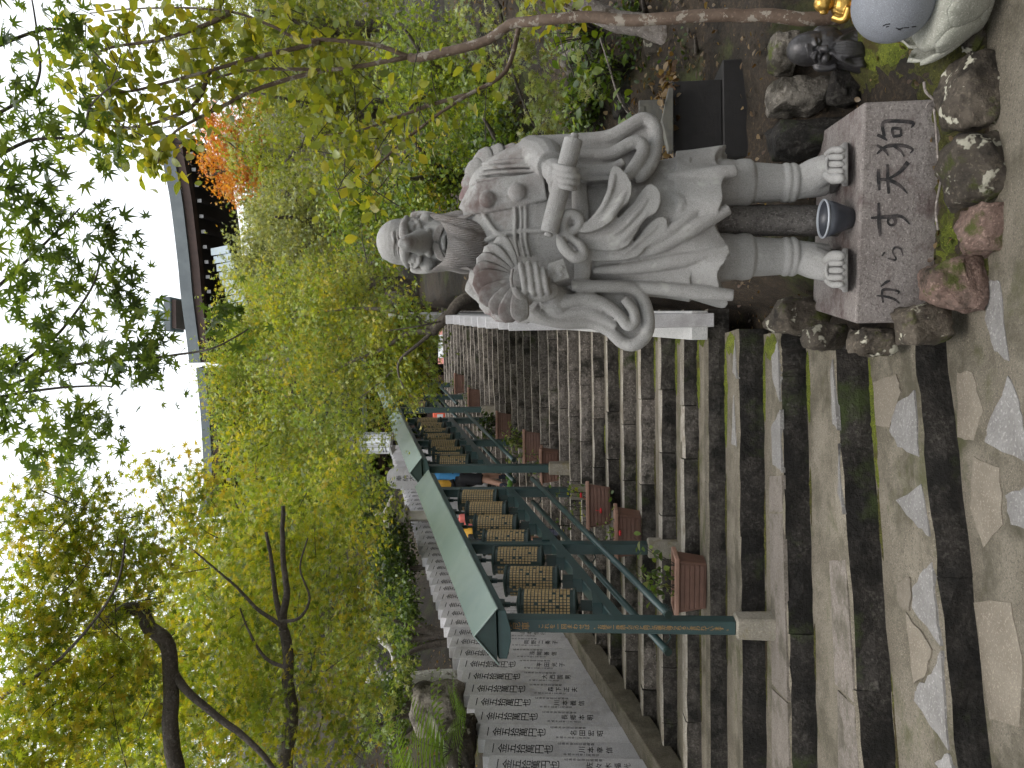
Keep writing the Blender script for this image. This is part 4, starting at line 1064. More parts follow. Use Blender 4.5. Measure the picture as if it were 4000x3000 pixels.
def limb(mb, pts, r0, r1, sub=5, n=8):
    p = catmull([Vector(q) for q in pts], sub)
    for i in range(1, len(p) - 1):
        p[i] = p[i] + Vector((fbm(p[i].x * 3, p[i].y * 3, p[i].z * 3) * r0 * .5, 0, fbm(p[i].z * 3, p[i].x * 3) * r0 * .5))
    mb.tube(p, list(np.linspace(r0, r1, len(p))), n)
def visible(C):
    v = C - np.array(EYE)[None]; z = v @ np.array(FW)
    px = 384 + FPX * (v @ np.array(RT)) / z; py = 512 - FPX * (v @ np.array(UP)) / z
    return (z > .3) & (px > -40) & (px < 808) & (py > -40) & (py < 1064), z
def tree(name, label, cat, base, limbs, clumps, kind='m5', pal=None, size=.04, bark='bark', group=None, per=22, solo=0, extra=None, tilt=.7, rad=(.14, .34), droop=0., twigs=0, cullpx=True, solo_mat=None):
    root = thing(name, base, label, cat, group)
    org = Vector(base)
    mb = MB()
    for pts, r0, r1 in limbs: limb(mb, pts, r0, r1)
    if limbs: mb.build('trunk', M[bark], root, smooth=True)
    C, Nn, an, sz, cc = sprays(clumps, per, .16, tilt, rad, pal, size, droop)
    if extra is not None:
        e = extra(); C = np.concatenate([C, e[0]]); Nn = np.concatenate([Nn, e[1]]); an = np.concatenate([an, e[2]]); sz = np.concatenate([sz, e[3]]); cc = np.concatenate([cc, e[4]])
    vis, z = visible(C)
    if twigs:
        tb = MB(); idx = rng.choice(len(C), min(twigs, len(C)), replace=False)
        for i in idx:
            p = Vector(C[i]); d = Vector((rng.normal(0, .12), rng.normal(0, .12), -.02 + rng.normal(0, .06)))
            tb.tube([p + d * 1.6, p + d * .8 + Vector((0, 0, .01)), p], [.004, .003, .0015], 4)
        o = tb.build('twigs', M['twig'], root); o['kind'] = 'stuff'
    if solo:
        order = np.argsort(np.where(vis, z / sz, 1e9))[:solo]
        order = order[vis[order]]
        V, F = LEAF[kind]
        me = bpy.data.meshes.new('leaf'); me.from_pydata(V.tolist(), [], F.tolist()); me.materials.append(solo_mat)
        X, Y, Z = frames(Nn[order], an[order])
        for q, i in enumerate(order):
            s_ = sz[i]; o = link('leaf', me, root)
            mt = Matrix(((X[q, 0] * s_, Y[q, 0] * s_, Z[q, 0] * s_, C[i, 0] - org.x), (X[q, 1] * s_, Y[q, 1] * s_, Z[q, 1] * s_, C[i, 1] - org.y), (X[q, 2] * s_, Y[q, 2] * s_, Z[q, 2] * s_, C[i, 2] - org.z), (0, 0, 0, 1)))
            o.matrix_local = mt
        keep = np.ones(len(C), bool); keep[order] = False
        C, Nn, an, sz, cc = C[keep], Nn[keep], an[keep], sz[keep], cc[keep]
    if len(C):
        o = link('crown', leaf_mesh('crown', kind, C, Nn, an, sz, cc, org), root); o['kind'] = 'stuff'
    return root

YG = [(.36, .40, .035), (.25, .32, .03), (.46, .43, .035), (.15, .21, .02), (.34, .39, .10), (.09, .14, .02), (.22, .31, .05), (.50, .40, .05)]
YG_PALE = [(.36, .42, .14), (.25, .34, .08), (.46, .48, .22), (.40, .37, .06), (.17, .23, .05), (.10, .14, .03), (.22, .33, .07)]
GREEN = [(.10, .17, .03), (.16, .24, .045), (.07, .12, .025), (.21, .28, .055)]
DARK = [(.035, .065, .018), (.05, .085, .02), (.028, .05, .016), (.07, .10, .025)]
OLIVE = [(.20, .24, .045), (.28, .30, .065), (.12, .16, .03), (.34, .34, .10), (.08, .10, .025)]
ORANGE = [(.50, .20, .03), (.55, .27, .04), (.42, .13, .025), (.40, .25, .05)]
SILV = [(.30, .34, .16), (.38, .42, .23), (.19, .23, .08), (.38, .37, .15), (.13, .15, .05)]
ORANGE = [tuple(min(1, c * 1.15) for c in o_) for o_ in ORANGE]
sm_dark = leaf_mat('near_maple_leaf', False, [(.06, .105, .028), (.08, .13, .03), (.05, .09, .026), (.12, .165, .03), (.065, .115, .028)], .45)
sm_yg = leaf_mat('left_maple_leaf', False, [(.28, .36, .03), (.38, .42, .035), (.15, .24, .03), (.47, .44, .04), (.20, .31, .03), (.10, .16, .02)], .5)
sm_oval = leaf_mat('oval_leaf', False, [(.24, .28, .04), (.32, .34, .045), (.16, .21, .035), (.40, .36, .045), (.21, .26, .04)], .5)
sm_pale = leaf_mat('pale_maple_leaf', False, [(.22, .29, .08), (.28, .32, .10), (.17, .24, .06), (.32, .28, .08)], .4)
def g3(x, y): return (x, y, ground(x, y) - .1)

# --- T3 overhead maple, dark against the sky, rooted out of view on the right behind the visitor's path
def tw(lst, Y): return [aY(x, y, Y + .15 * math.sin(i)) for i, (x, y) in enumerate(lst)]
b3 = (3.4, 1.2, ground(3.4, 1.2) - .1)
hubp = Vector((2.3, 1.9, 4.2))
lim3 = [([b3, (3.2, 1.3, 1.6), (2.8, 1.6, 3.2), hubp], .13, .07)]
for Y, L in ((2.9, [(640, -30), (671, 26), (692, 39), (719, 39), (768, 32)]), (2.8, [(600, -20), (627, 27.5), (633, 79), (663, 91), (690, 120)]), (3.0, [(369, -10), (377, 32), (382, 78), (381, 112)]),
             (3.1, [(372, -10), (395, 40), (405, 87), (409, 141), (415, 190), (421, 215), (439, 248)]), (3.0, [(386, -10), (429, 53), (480, 91), (512, 100)]), (2.9, [(470, -15), (520, 40), (560, 80)]), (2.8, [(720, -10), (740, 60), (700, 110)])):
    P = tw(L, Y); lim3.append(([hubp, hubp.lerp(P[0], .5) + Vector((0, 0, .3)), P[0]], .02, .009)); lim3.append((P, .008, .003))
cl3 = [((2.6, .2, 5.6), (1.8, 1.6, .8), 900), ((.4, -1.6, 5.8), (2.2, 1.8, .8), 1200), ((3.4, -2.6, 5.2), (2.0, 1.8, 1.2), 1100), ((-2.4, -2.2, 5.6), (2.0, 2.0, .9), 1000), ell_px(650, 20, 2.9, 90, 36, 64, .25), ell_px(735, 60, 2.8, 45, 55, 46, .25), ell_px(640, 85, 2.85, 45, 35, 34, .2), ell_px(560, 40, 2.9, 60, 45, 70, .25), ell_px(480, 50, 3.0, 60, 60, 74, .3),  # leading clumps lie out of view, added to block front sky light
       ell_px(420, 70, 3.05, 50, 70, 82, .3), ell_px(395, 20, 3.0, 60, 40, 60, .3), ell_px(415, 150, 3.1, 35, 40, 60, .2), ell_px(440, 225, 3.15, 30, 25, 18, .15), ell_px(540, 105, 2.9, 28, 22, 26, .15), ell_px(340, 60, 3.1, 40, 60, 90, .3), ell_px(480, 130, 3.05, 30, 26, 36, .15)]
tree('overhanging_maple', 'dark green maple branches hanging into the sky at the top of the view', 'tree', b3, lim3, cl3, 'm7', GREEN, .053, 'bark', 'maples round the stairs', per=6, solo=300, rad=(.10, .22), tilt=.5, solo_mat=sm_dark, droop=.1)

# --- T2 left maple, yellow-green, leaning in from the left
b2 = g3(-5.2, 5.4)
P1 = [aY(x, y, 4.9) for x, y in ((-160, 190), (-40, 180), (50, 172), (118, 167), (140, 150), (158, 138), (150, 110), (146, 94))]
P2 = [aY(x, y, 5.6) for x, y in ((-200, 330), (-60, 296), (0, 286), (40, 291), (98, 289), (138, 283), (160, 284), (180, 287), (220, 282), (262, 283))]
lim2 = [([b2, Vector(b2) + Vector((.1, 0, 1.4)), P1[0]], .15, .065), (P1, .058, .04), ([Vector(b2) + Vector((.1, 0, .7)), P2[0]], .12, .08), (P2[:6], .062, .04), (P2[5:], .034, .016),
        ([aY(x, y, 5.6) for x, y in ((146, 282), (168, 276), (200, 272), (236, 266))], .026, .012), ([aY(x, y, 4.9) for x, y in ((100, 170), (67, 197), (30, 246), (-10, 280))], .03, .016),
        ([aY(x, y, 5.5) for x, y in ((142, 281), (160, 256), (185, 232), (221, 189))], .018, .006), ([aY(x, y, 4.3) for x, y in ((40, -20), (69, 0), (110, 61), (177, 114), (230, 125))][::-1], .006, .014),
        ([aY(x, y, 5.5) for x, y in ((146, 281), (150, 300), (170, 310), (200, 300), (230, 308))], .014, .005), ([aY(x, y, 5.3) for x, y in ((100, 288), (110, 265), (135, 250), (160, 240))], .016, .005)]
cl2 = [ell_px(-60, 200, 5.5, 90, 120, 725), ell_px(60, 180, 6.5, 90, 60, 1015), ell_px(150, 270, 7.0, 90, 60, 1160), ell_px(230, 200, 7.0, 70, 60, 870), ell_px(60, 250, 5.6, 90, 70, 899), ell_px(150, 210, 5.9, 80, 60, 696), ell_px(225, 290, 6.6, 75, 60, 899), ell_px(90, 110, 5.0, 100, 70, 1281), ell_px(205, 110, 4.8, 75, 65, 812), ell_px(275, 170, 5.2, 45, 50, 217),
       ell_px(60, 330, 6.0, 75, 42, 609), ell_px(185, 345, 7.2, 80, 45, 899), ell_px(265, 340, 8.4, 55, 65, 1015), ell_px(30, 30, 4.4, 70, 55, 566), ell_px(140, 35, 4.4, 80, 45, 640), ell_px(250, 45, 4.5, 65, 45, 418), ell_px(300, 240, 7.5, 40, 50, 377)]
tree('leaning_maple', 'yellow-green maple leaning in from the left with long bare limbs', 'tree', b2, lim2, cl2, 'm7', YG, .045, 'bark', 'maples round the stairs', per=16, solo=300, rad=(.14, .32), tilt=.5, solo_mat=sm_yg, droop=.15, twigs=160)
# --- pale low branch of a maple behind the slabs, with a white trunk
bw_ = g3(-3.55, 9.2)
lw = [([bw_, aY(89, 433, 9.0), aY(90, 400, 9.0)], .10, .075), ([aY(90, 402, 9.0), aY(92, 380, 9.0), aY(88, 368, 8.9)], .06, .04), ([aY(90, 404, 9.0), aY(104, 396, 9.0), aY(118, 390, 9.0), aY(128, 380, 9.1), aY(150, 372, 9.2), aY(183, 358, 9.3), aY(205, 338, 9.3)], .04, .012),
      ([aY(89, 384, 9.0), aY(110, 372, 9.0), aY(122, 362, 9.0)], .03, .012)]
cw = [ell_px(110, 350, 7.6, 55, 28, 420), ell_px(60, 375, 7.4, 40, 22, 200), ell_px(150, 375, 8.5, 45, 22, 260), ell_px(100, 405, 8.2, 30, 14, 70)]
tree('white_barked_maple', 'small maple with a white forked trunk and pale leaves behind the donor slabs', 'tree', bw_, lw, cw, 'm5', YG_PALE, .052, 'bark_white', 'maples round the stairs', per=18)
# --- dark shrub further up behind the slabs
bs = g3(-2.6, 12.5)
tree('evergreen_shrub', 'dark evergreen shrub above the donor slabs on the left', 'shrub', bs, [([bs, aY(200, 420, 12), aY(210, 395, 12)], .06, .02)], [ell_px(200, 392, 12, 65, 22, 2600), ell_px(250, 376, 13, 40, 22, 1300), ell_px(150, 404, 11, 40, 16, 900)], 'oval', DARK + GREEN[:1], .055, 'bark')
# --- T1 maple over the upper stairs behind the statue
b1 = g3(1.5, 10.2)
lim1 = [([b1, aY(500, 505, 9.9), aY(471, 470, 9.6), aY(450, 447, 9.5), aY(436, 432, 9.5)], .10, .06), ([aY(436, 432, 9.5), aY(436, 411, 9.6), aY(422, 387, 9.7), aY(410, 360, 9.9), aY(395, 330, 10.2)], .04, .015),
        ([aY(440, 436, 9.5), aY(425, 420, 9.4), aY(409, 401, 9.3), aY(395, 398, 9.3), aY(380, 404, 9.3)], .03, .008), ([aY(440, 434, 9.5), aY(455, 400, 10), aY(460, 350, 10.4), aY(450, 290, 10.8)], .04, .012), ([aY(430, 410, 9.6), aY(400, 395, 9.8), aY(370, 360, 10)], .02, .006),
        ([aY(448, 445, 9.5), aY(442, 420, 9.2), aY(437, 385, 9.1)], .014, .005)]
cl1 = [ell_px(395, 330, 10.4, 95, 80, 4600), ell_px(330, 265, 11, 60, 50, 2300), ell_px(440, 262, 11.5, 70, 58, 3000), ell_px(420, 402, 9.9, 52, 44, 2000), ell_px(470, 335, 11, 45, 80, 2400), ell_px(388, 408, 10.0, 28, 36, 700), ell_px(385, 238, 11, 60, 36, 1900), ell_px(303, 318, 11.5, 40, 45, 1500)]
tree('stairside_maple', 'dense yellow-green maple spreading over the upper stairs behind the statue head', 'tree', b1, lim1, cl1, 'm5', YG_PALE + YG, .047, 'bark', 'maples round the stairs', per=26, rad=(.16, .36))
# --- trees up the slope on the right and behind
def bgtree(px, py, Y, rx, ry, n, label, pal, size, kind='m5', name='hillside_tree', more=(), bark='bark', lean=0):
    c = aY(px, py, Y); bx = c.x + lean; b = (bx, Y + .3, min(ground(bx, Y + .3) - .15, c.z - .5))
    lim = [([b, Vector(b).lerp(c, .5) + Vector((.12, 0, 0)), c], .02 * Y * .6, .006 * Y)]
    for k in range(4):
        a = k * 1.6 + px; e = c + Vector((math.cos(a) * rx * Y / FPX * .7, math.sin(a) * .8, ry * Y / FPX * (.2 + .4 * math.sin(k)))); lim.append(([Vector(b).lerp(c, .55), Vector(b).lerp(c, .8).lerp(e, .4), e], .006 * Y, .0015 * Y))
    cl = [ell_px(px, py, Y, rx, ry, n)] + [ell_px(*m_) for m_ in more]
    return tree(name, label, 'tree', b, lim, cl, kind, pal, size, bark, 'trees on the slope', per=24, rad=(.2, .45))
bgtree(545, 302, 14, 62, 54, 3800, 'pale silvery-green tree below the temple eaves', SILV, .062, more=[(500, 254, 14.5, 48, 24, 1500), (570, 360, 13.5, 52, 46, 1500)])
bgtree(610, 236, 17, 42, 34, 3200, 'small bright orange maple in front of the temple eaves', ORANGE, .066, more=[(650, 212, 17, 16, 18, 260), (660, 252, 17, 28, 22, 450)])
bgtree(655, 320, 11.5, 70, 70, 3600, 'yellow-olive tree on the slope right of the statue head', OLIVE + YG[:2], .052, more=[(620, 260, 12, 50, 36, 1000)])
bgtree(735, 300, 10.8, 60, 90, 3600, 'green and yellow tree filling the slope at the right edge', OLIVE + GREEN[1:2] + YG[:1], .052, more=[(720, 200, 12, 50, 50, 1300), (690, 255, 12, 40, 30, 700)])
bgtree(590, 430, 8.6, 46, 46, 1600, 'fresh green bush behind the statue shoulder', GREEN + YG[3:], .05, 'oval', 'hillside_bush', more=[(545, 400, 9.2, 40, 36, 1200), (560, 350, 9.5, 40, 36, 900)])
bgtree(690, 430, 8.8, 70, 55, 2600, 'leafy green and yellow bush between the mottled trunk and the statue', GREEN[1:] + YG[:2], .046, 'm5', 'hillside_bush', more=[(650, 480, 8.2, 50, 40, 1100)])
bgtree(610, 500, 7.8, 44, 34, 900, 'dark green bush low behind the statue wing', DARK + GREEN, .05, 'oval', 'hillside_bush')
bgtree(575, 274, 21, 85, 30, 2200, 'hazy green tree just below the temple eaves', OLIVE + SILV[:2], .11)
bgtree(150, 300, 19, 210, 110, 5200, 'broad green tree far up the slope on the left', GREEN + OLIVE, .12)
bgtree(300, 330, 24, 120, 95, 3200, 'green tree behind the upper prayer wheels', GREEN + YG[1:3], .13)
bgtree(480, 330, 22, 120, 90, 3600, 'broad yellow-green tree far behind the statue head', OLIVE + YG[1:4], .12)
bgtree(690, 340, 20, 150, 130, 5200, 'large dull green tree high on the right slope', OLIVE + GREEN[:2], .12)
bgtree(60, 150, 12, 150, 120, 6000, 'tall yellow-green tree behind the leaning maple', YG + GREEN[1:2], .085, more=[(200, 250, 12.5, 90, 70, 3000)])
# --- T4 tree with mottled bark and oval leaves at the right edge
b4 = aY(751, 868, 4.45); b4.z = min(b4.z, ground(b4.x, b4.y)) - .05
def l4(L, Y0, Y1=None):
    Y1 = Y1 or Y0; n = len(L) - 1
    return [aY(x, y, lerp(Y0, Y1, i / n)) for i, (x, y) in enumerate(L)]
main4 = [tuple(b4)] + l4([(750, 800), (752, 730), (750, 660), (749, 600), (748, 545), (743, 512), (726, 487), (714, 440), (711, 410)], 4.45, 4.95)
br4 = [l4([(711, 410), (723, 374), (728, 330), (729, 300), (744, 267), (758, 227), (760, 146), (755, 90)], 4.95, 4.8), l4([(726, 320), (711, 259), (698, 210), (680, 146), (675, 113), (670, 80)], 4.9, 4.6),
       l4([(711, 408), (699, 335), (698, 256), (690, 215), (678, 180)], 4.95, 5.1), l4([(745, 520), (697, 506), (673, 468), (650, 433), (618, 394), (591, 364), (575, 330)], 4.95, 4.9),
       l4([(700, 330), (680, 262), (659, 217), (640, 180), (622, 165), (606, 158)], 5.0, 4.6), l4([(673, 468), (660, 420), (640, 370), (632, 320)], 4.95, 5.2), l4([(749, 590), (766, 560), (790, 520)], 4.9, 4.9),
       l4([(698, 210), (660, 190), (640, 130), (650, 90)], 4.9, 4.7), l4([(755, 230), (730, 170), (720, 110), (700, 70)], 4.8, 4.6)]
lim4 = [(main4, .041, .028)] + [(b, .017, .004) for b in br4]
def leaves4():
    C = []; 
    for b in br4:
        p = catmull([Vector(q) for q in b], 8); L = len(p)
        for i, q in enumerate(p):
            if i < L * .22: continue
            for k in range(6 if i > L * .45 else 3): C.append(q + Vector((rng.normal(0, .13), rng.normal(0, .12), rng.normal(0, .11))))
    C = np.array([tuple(c) for c in C]); n = len(C)
    pal = np.array([(.24, .28, .04), (.32, .34, .045), (.16, .21, .035), (.40, .36, .045)])
    return C, np.array([[0, 0, 1.0]]) * .8 + rng.normal(0, .6, (n, 3)), rng.random(n) * 6.283, .08 * rng.uniform(.65, 1.25, n), pal[rng.integers(4, size=n)]
tree('mottled_bark_tree', 'slender tree with patchy orange-brown bark and oval leaves at the right edge', 'tree', tuple(b4), lim4, [ell_px(690, 120, 4.8, 60, 50, 60, .3), ell_px(720, 200, 4.8, 50, 50, 60, .3), ell_px(640, 120, 4.7, 40, 36, 34, .25), ell_px(610, 150, 4.7, 20, 18, 8, .2), ell_px(620, 350, 4.9, 45, 40, 45, .3), ell_px(690, 350, 5, 50, 60, 60, .3)],
     'oval', [(.24, .28, .04), (.32, .34, .045), (.16, .21, .035)], .08, 'bark_mottle', None, per=6, solo=300, extra=leaves4, tilt=.6, rad=(.12, .24), solo_mat=sm_oval, twigs=120)
# --- near maple spray hanging behind the mottled trunk
b5 = g3(3.0, 6.2)
lim5 = [([b5, aY(800, 600, 6.0), aY(790, 500, 5.8), aY(760, 500, 5.6)], .05, .02), ([aY(762, 498, 5.6), aY(730, 505, 5.5), aY(690, 515, 5.4), aY(650, 530, 5.4), aY(625, 545, 5.4)], .016, .004)]
tree('young_maple', 'pale green maple spray drooping behind the statue arm', 'tree', b5, lim5, [ell_px(735, 520, 5.5, 35, 40, 150, .3), ell_px(690, 530, 5.45, 40, 40, 190, .25), ell_px(650, 540, 5.4, 30, 30, 110, .2), ell_px(740, 470, 5.7, 40, 30, 110, .3), ell_px(630, 535, 5.4, 14, 24, 30, .15), ell_px(690, 590, 5.6, 40, 16, 40, .2)],
     'm7', SILV + YG_PALE[:2], .04, 'bark', 'maples round the stairs', per=12, solo=220, rad=(.1, .22), solo_mat=sm_pale, tilt=.7)

bgtree(60, 398, 8.6, 46, 18, 700, 'low dark green shrub round the big boulder on the left bank', DARK + GREEN, .05, 'oval', 'hillside_bush')
bgtree(130, 402, 10.2, 40, 14, 700, 'low green shrub beside the white trunk', GREEN + DARK[:2], .05, 'oval', 'hillside_bush')
bgtree(665, 590, 7.0, 44, 24, 700, 'dark leafy shrub on the bank above the wooden bin', DARK + GREEN[:2], .045, 'oval', 'hillside_bush')
bgtree(735, 640, 6.4, 40, 26, 600, 'green shrub behind the mottled trunk', GREEN + DARK, .045, 'oval', 'hillside_bush')
bgtree(700, 690, 5.9, 26, 16, 320, 'small dark shrub right of the wooden bin', DARK + GREEN[:2], .04, 'oval', 'hillside_bush')
bgtree(600, 600, 7.2, 34, 20, 420, 'shaded shrub behind the statue sleeve', DARK + GREEN[:1], .045, 'oval', 'hillside_bush')

# unseen trees added behind and beside the visitor to keep low light off the steps
for k_, (x_, y_, lab_) in enumerate(((-5.5, -3.5, 'added unseen tree behind the visitor on the left'), (.5, -7.0, 'added unseen tree straight behind the visitor'), (6.0, -3.0, 'added unseen tree behind the visitor on the right'), (-8.0, 2.0, 'added unseen tree left of the lower steps'), (6.5, 2.2, 'added unseen tree right of the kerb'))):
    b_ = (x_, y_, ground(x_, y_) - .2)
    tree('light_blocking_tree', lab_, 'tree', b_, [([b_, (x_, y_, 3.0), (x_ + .2, y_, 6.5)], .22, .08)], [((x_, y_, 3.2), (2.6, 2.0, 2.2), 1500), ((x_ + .5, y_, 6.2), (2.8, 2.2, 1.8), 1400)], 'm5', GREEN + DARK, .26, 'bark', 'unseen trees added to block light', per=14, rad=(.4, .9))
# ------------------------------------------------------------------ boulders round the plinth and along the kerb
def hull_rock(c, size, seed, n=26, boxy=.45):
    rs = random.Random(seed); bm = bmesh.new()
    for _ in range(n):
        d = Vector((rs.gauss(0, 1), rs.gauss(0, 1), rs.gauss(0, 1))).normalized()
        d = Vector([math.copysign(abs(q) ** boxy, q) for q in d])
        k = rs.uniform(.82, 1.08)
        bm.verts.new((c[0] + d.x * size[0] * k, c[1] + d.y * size[1] * k, c[2] + d.z * size[2] * k))
    r = bmesh.ops.convex_hull(bm, input=bm.verts)
    bmesh.ops.delete(bm, geom=list({g for g in r['geom_interior'] + r['geom_unused'] if isinstance(g, bmesh.types.BMVert)}), context='VERTS')
    bmesh.ops.subdivide_edges(bm, edges=bm.edges, cuts=2, use_grid_fill=True)
    bmesh.ops.smooth_vert(bm, verts=bm.verts, factor=.5, use_axis_x=True, use_axis_y=True, use_axis_z=True) if seed % 2 else None
    bmesh.ops.subdivide_edges(bm, edges=bm.edges, cuts=1, use_grid_fill=True)
    s = max(size)
    for v in bm.verts:
        p = v.co * (1.6 / s)
        v.co += v.co.__class__((noise.noise(p * 1.7 + Vector((seed, 0, 0))), noise.noise(p * 1.7 + Vector((0, seed, 0))), noise.noise(p * 1.7 + Vector((0, 0, seed))))) * s * .12
        v.co += Vector((noise.noise(p * 6), noise.noise(p * 6 + Vector((5, 0, 0))), noise.noise(p * 6 + Vector((0, 9, 0))))) * s * .05
    return bm
def rock(x0, x1, y0, y1, Y, label, mat='rock', seed=1, dy=None, name='boulder', group='boulders round the plinth'):
    c = aY((x0 + x1) / 2, (y0 + y1) / 2, Y); hw = (x1 - x0) / 2 * Y / FPX * .86; hh = (y1 - y0) / 2 * Y / FPX * .9
    bm = hull_rock((0, 0, 0), (hw, dy or max(hw, hh) * .8, hh), seed)
    me = bpy.data.meshes.new(name); bm.to_mesh(me); bm.free(); me.materials.append(M[mat])
    me.polygons.foreach_set('use_smooth', [True] * len(me.polygons))
    o = link(name, me, None, c); return tag(o, label, 'rock', group)
rock(428, 474, 764, 832, 4.75, 'blocky dark mossy boulder ending the fourth and fifth steps', 'rock', 3)
rock(414, 446, 800, 856, 4.35, 'lichen-spotted boulder beside the third step', 'rock', 5)
rock(408, 442, 846, 902, 4.1, 'rounded boulder white with lichen at the end of the second step', 'rock', 8)
rock(418, 468, 892, 956, 3.86, 'brown boulder with pale lichen at the left foot of the plinth', 'rock', 12)
rock(448, 514, 922, 988, 3.72, 'reddish boulder just below the left half of the plinth', 'rock_red', 15)
rock(508, 568, 956, 1026, 3.62, 'squat reddish boulder in the kerb below the middle of the plinth', 'rock_red', 18)
rock(552, 648, 946, 1022, 3.62, 'long dark kerb boulder with pale top below the right half of the plinth', 'rock', 21, dy=.16)
rock(630, 714, 936, 1010, 3.66, 'pointed kerb boulder right of the plinth', 'rock', 25, dy=.15)
rock(700, 745, 950, 1000, 3.75, 'dark kerb boulder beside the round stone figure', 'rock', 27, dy=.16)
rock(648, 694, 766, 834, 4.62, 'squared brown-grey rock behind the statue foot', 'rock_pale', 31)
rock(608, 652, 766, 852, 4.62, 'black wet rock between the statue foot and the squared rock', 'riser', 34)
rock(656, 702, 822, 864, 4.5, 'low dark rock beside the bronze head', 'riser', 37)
rock(688, 738, 766, 800, 4.62, 'pale flat rock behind the bronze head', 'rock_pale', 41)
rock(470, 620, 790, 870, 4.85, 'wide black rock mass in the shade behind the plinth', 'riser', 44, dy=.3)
rock(30, 92, 404, 470, 8.2, 'big pale mossy boulder above the donor slabs at the left', 'rock_pale', 51, group='rocks on the banks')
rock(-10, 60, 440, 482, 7.6, 'dark rock low behind the donor slabs at the left edge', 'rock', 53, group='rocks on the banks')
rock(620, 690, 560, 640, 7.4, 'brown rock face on the bank behind the statue sleeve', 'rock_red', 61, group='rocks on the banks')
rock(560, 640, 470, 560, 8.6, 'grey-brown rock outcrop behind the statue shoulder', 'rock_pale', 64, group='rocks on the banks')
rock(700, 780, 640, 720, 6.2, 'mossy rock on the bank at the right edge', 'rock', 67, group='rocks on the banks')
rock(690, 740, 555, 600, 7.2, 'flat grey rock on the right bank below the maple spray', 'rock_pale', 69, group='rocks on the banks')
rock(236, 262, 606, 622, 8.0, 'white worn stone under a brown planter on the stairs', 'rock_pale', 71, group='rocks on the banks')

# moss beds and litter
def moss_bed(name, poly, mat, dz=.02, res=.025, amp=.025, kind='stuff', label=None):
    xs = [p[0] for p in poly]; ys = [p[1] for p in poly]
    def inside(x, y):
        c = False; j = len(poly) - 1
        for i in range(len(poly)):
            if (poly[i][1] > y) != (poly[j][1] > y) and x < (poly[j][0] - poly[i][0]) * (y - poly[i][1]) / (poly[j][1] - poly[i][1]) + poly[i][0]: c = not c
            j = i
        return c
    nx = int((max(xs) - min(xs)) / res) + 2; ny = int((max(ys) - min(ys)) / res) + 2
    mb = MB(); idx = {}; vs = []; fs = []
    for i in range(ny):
        for k in range(nx):
            x = min(xs) + k * res; y = min(ys) + i * res
            if inside(x + .05 * fbm(x * 4, y * 4), y + .05 * fbm(y * 4, x * 4, 2)):
                idx[(i, k)] = len(vs); q = fbm(x * 14, y * 14, 1)
                edge_ = sum(1 for ax_, ay_ in ((.05, 0), (-.05, 0), (0, .05), (0, -.05), (.09, .0), (-.09, 0), (0, .09), (0, -.09)) if inside(x + ax_ + .05 * fbm(x * 4, y * 4), y + ay_ + .05 * fbm(y * 4, x * 4, 2))) / 8
                vs.append((x, y, ground(x, y) + dz * edge_ - .03 * (1 - edge_) + amp * (.3 + .7 * edge_) * (q + .5 * fbm(x * 45, y * 45, 4)) ))
    for (i, k) in idx:
        if (i + 1, k) in idx and (i, k + 1) in idx and (i + 1, k + 1) in idx: fs.append((idx[(i, k)], idx[(i, k + 1)], idx[(i + 1, k + 1)], idx[(i + 1, k)]))
    mb.add(vs, fs); o = mb.build(name, M[mat], smooth=True); tag(o, label, 'moss' , kind=kind); return o
moss_bed('moss', [(.25, 3.6), (1.9, 3.62), (2.5, 4.0), (2.6, 4.5), (1.6, 4.6), (1.5, 4.0), (.3, 3.95)], 'moss_dark', .012, label='dull green moss carpeting the bed round the plinth')
moss_bed('moss', [(.45, 3.72), (.75, 3.68), (.95, 3.78), (.9, 3.9), (.5, 3.92)], 'moss', .022, label='bright green moss patch in front of the plinth')
moss_bed('moss', [(1.55, 3.95), (1.95, 3.85), (2.0, 4.2), (1.65, 4.35)], 'moss', .032, label='yellow-green moss patch right of the plinth')
def litter(name, n, region, pal, size, label):
    xs = rng.uniform(region[0], region[1], n); ys = rng.uniform(region[2], region[3], n)
    C = np.array([(x, y, ground(x, y) + .03 + rng.random() * .02) for x, y in zip(xs, ys)])
    p = np.array(pal); me = leaf_mesh(name, 'oval', C, np.array([[0, 0, 1.0]]) + rng.normal(0, .35, (n, 3)), rng.random(n) * 6.28, size * rng.uniform(.6, 1.3, n), p[rng.integers(len(p), size=n)] * rng.uniform(.6, 1.2, (n, 1)), (0, 0, 0))
    o = link(name, me); tag(o, label, 'litter', kind='stuff')
DRY = [(.13, .08, .04), (.20, .135, .07), (.09, .05, .028), (.26, .18, .10)]
litter('leaf_litter', 700, (.4, 3.2, 3.6, 6.6), DRY, .035, 'brown fallen leaves on the bank and bed')
litter('leaf_litter', 2600, (1.0, 5.0, 5.2, 10.5), DRY + [(.08, .05, .03)], .05, 'brown fallen leaves on the slope behind the statue')
litter('leaf_litter', 1800, (-7.0, -3.2, 7.0, 13), DRY + [(.08, .05, .03)], .05, 'brown fallen leaves on the left bank')
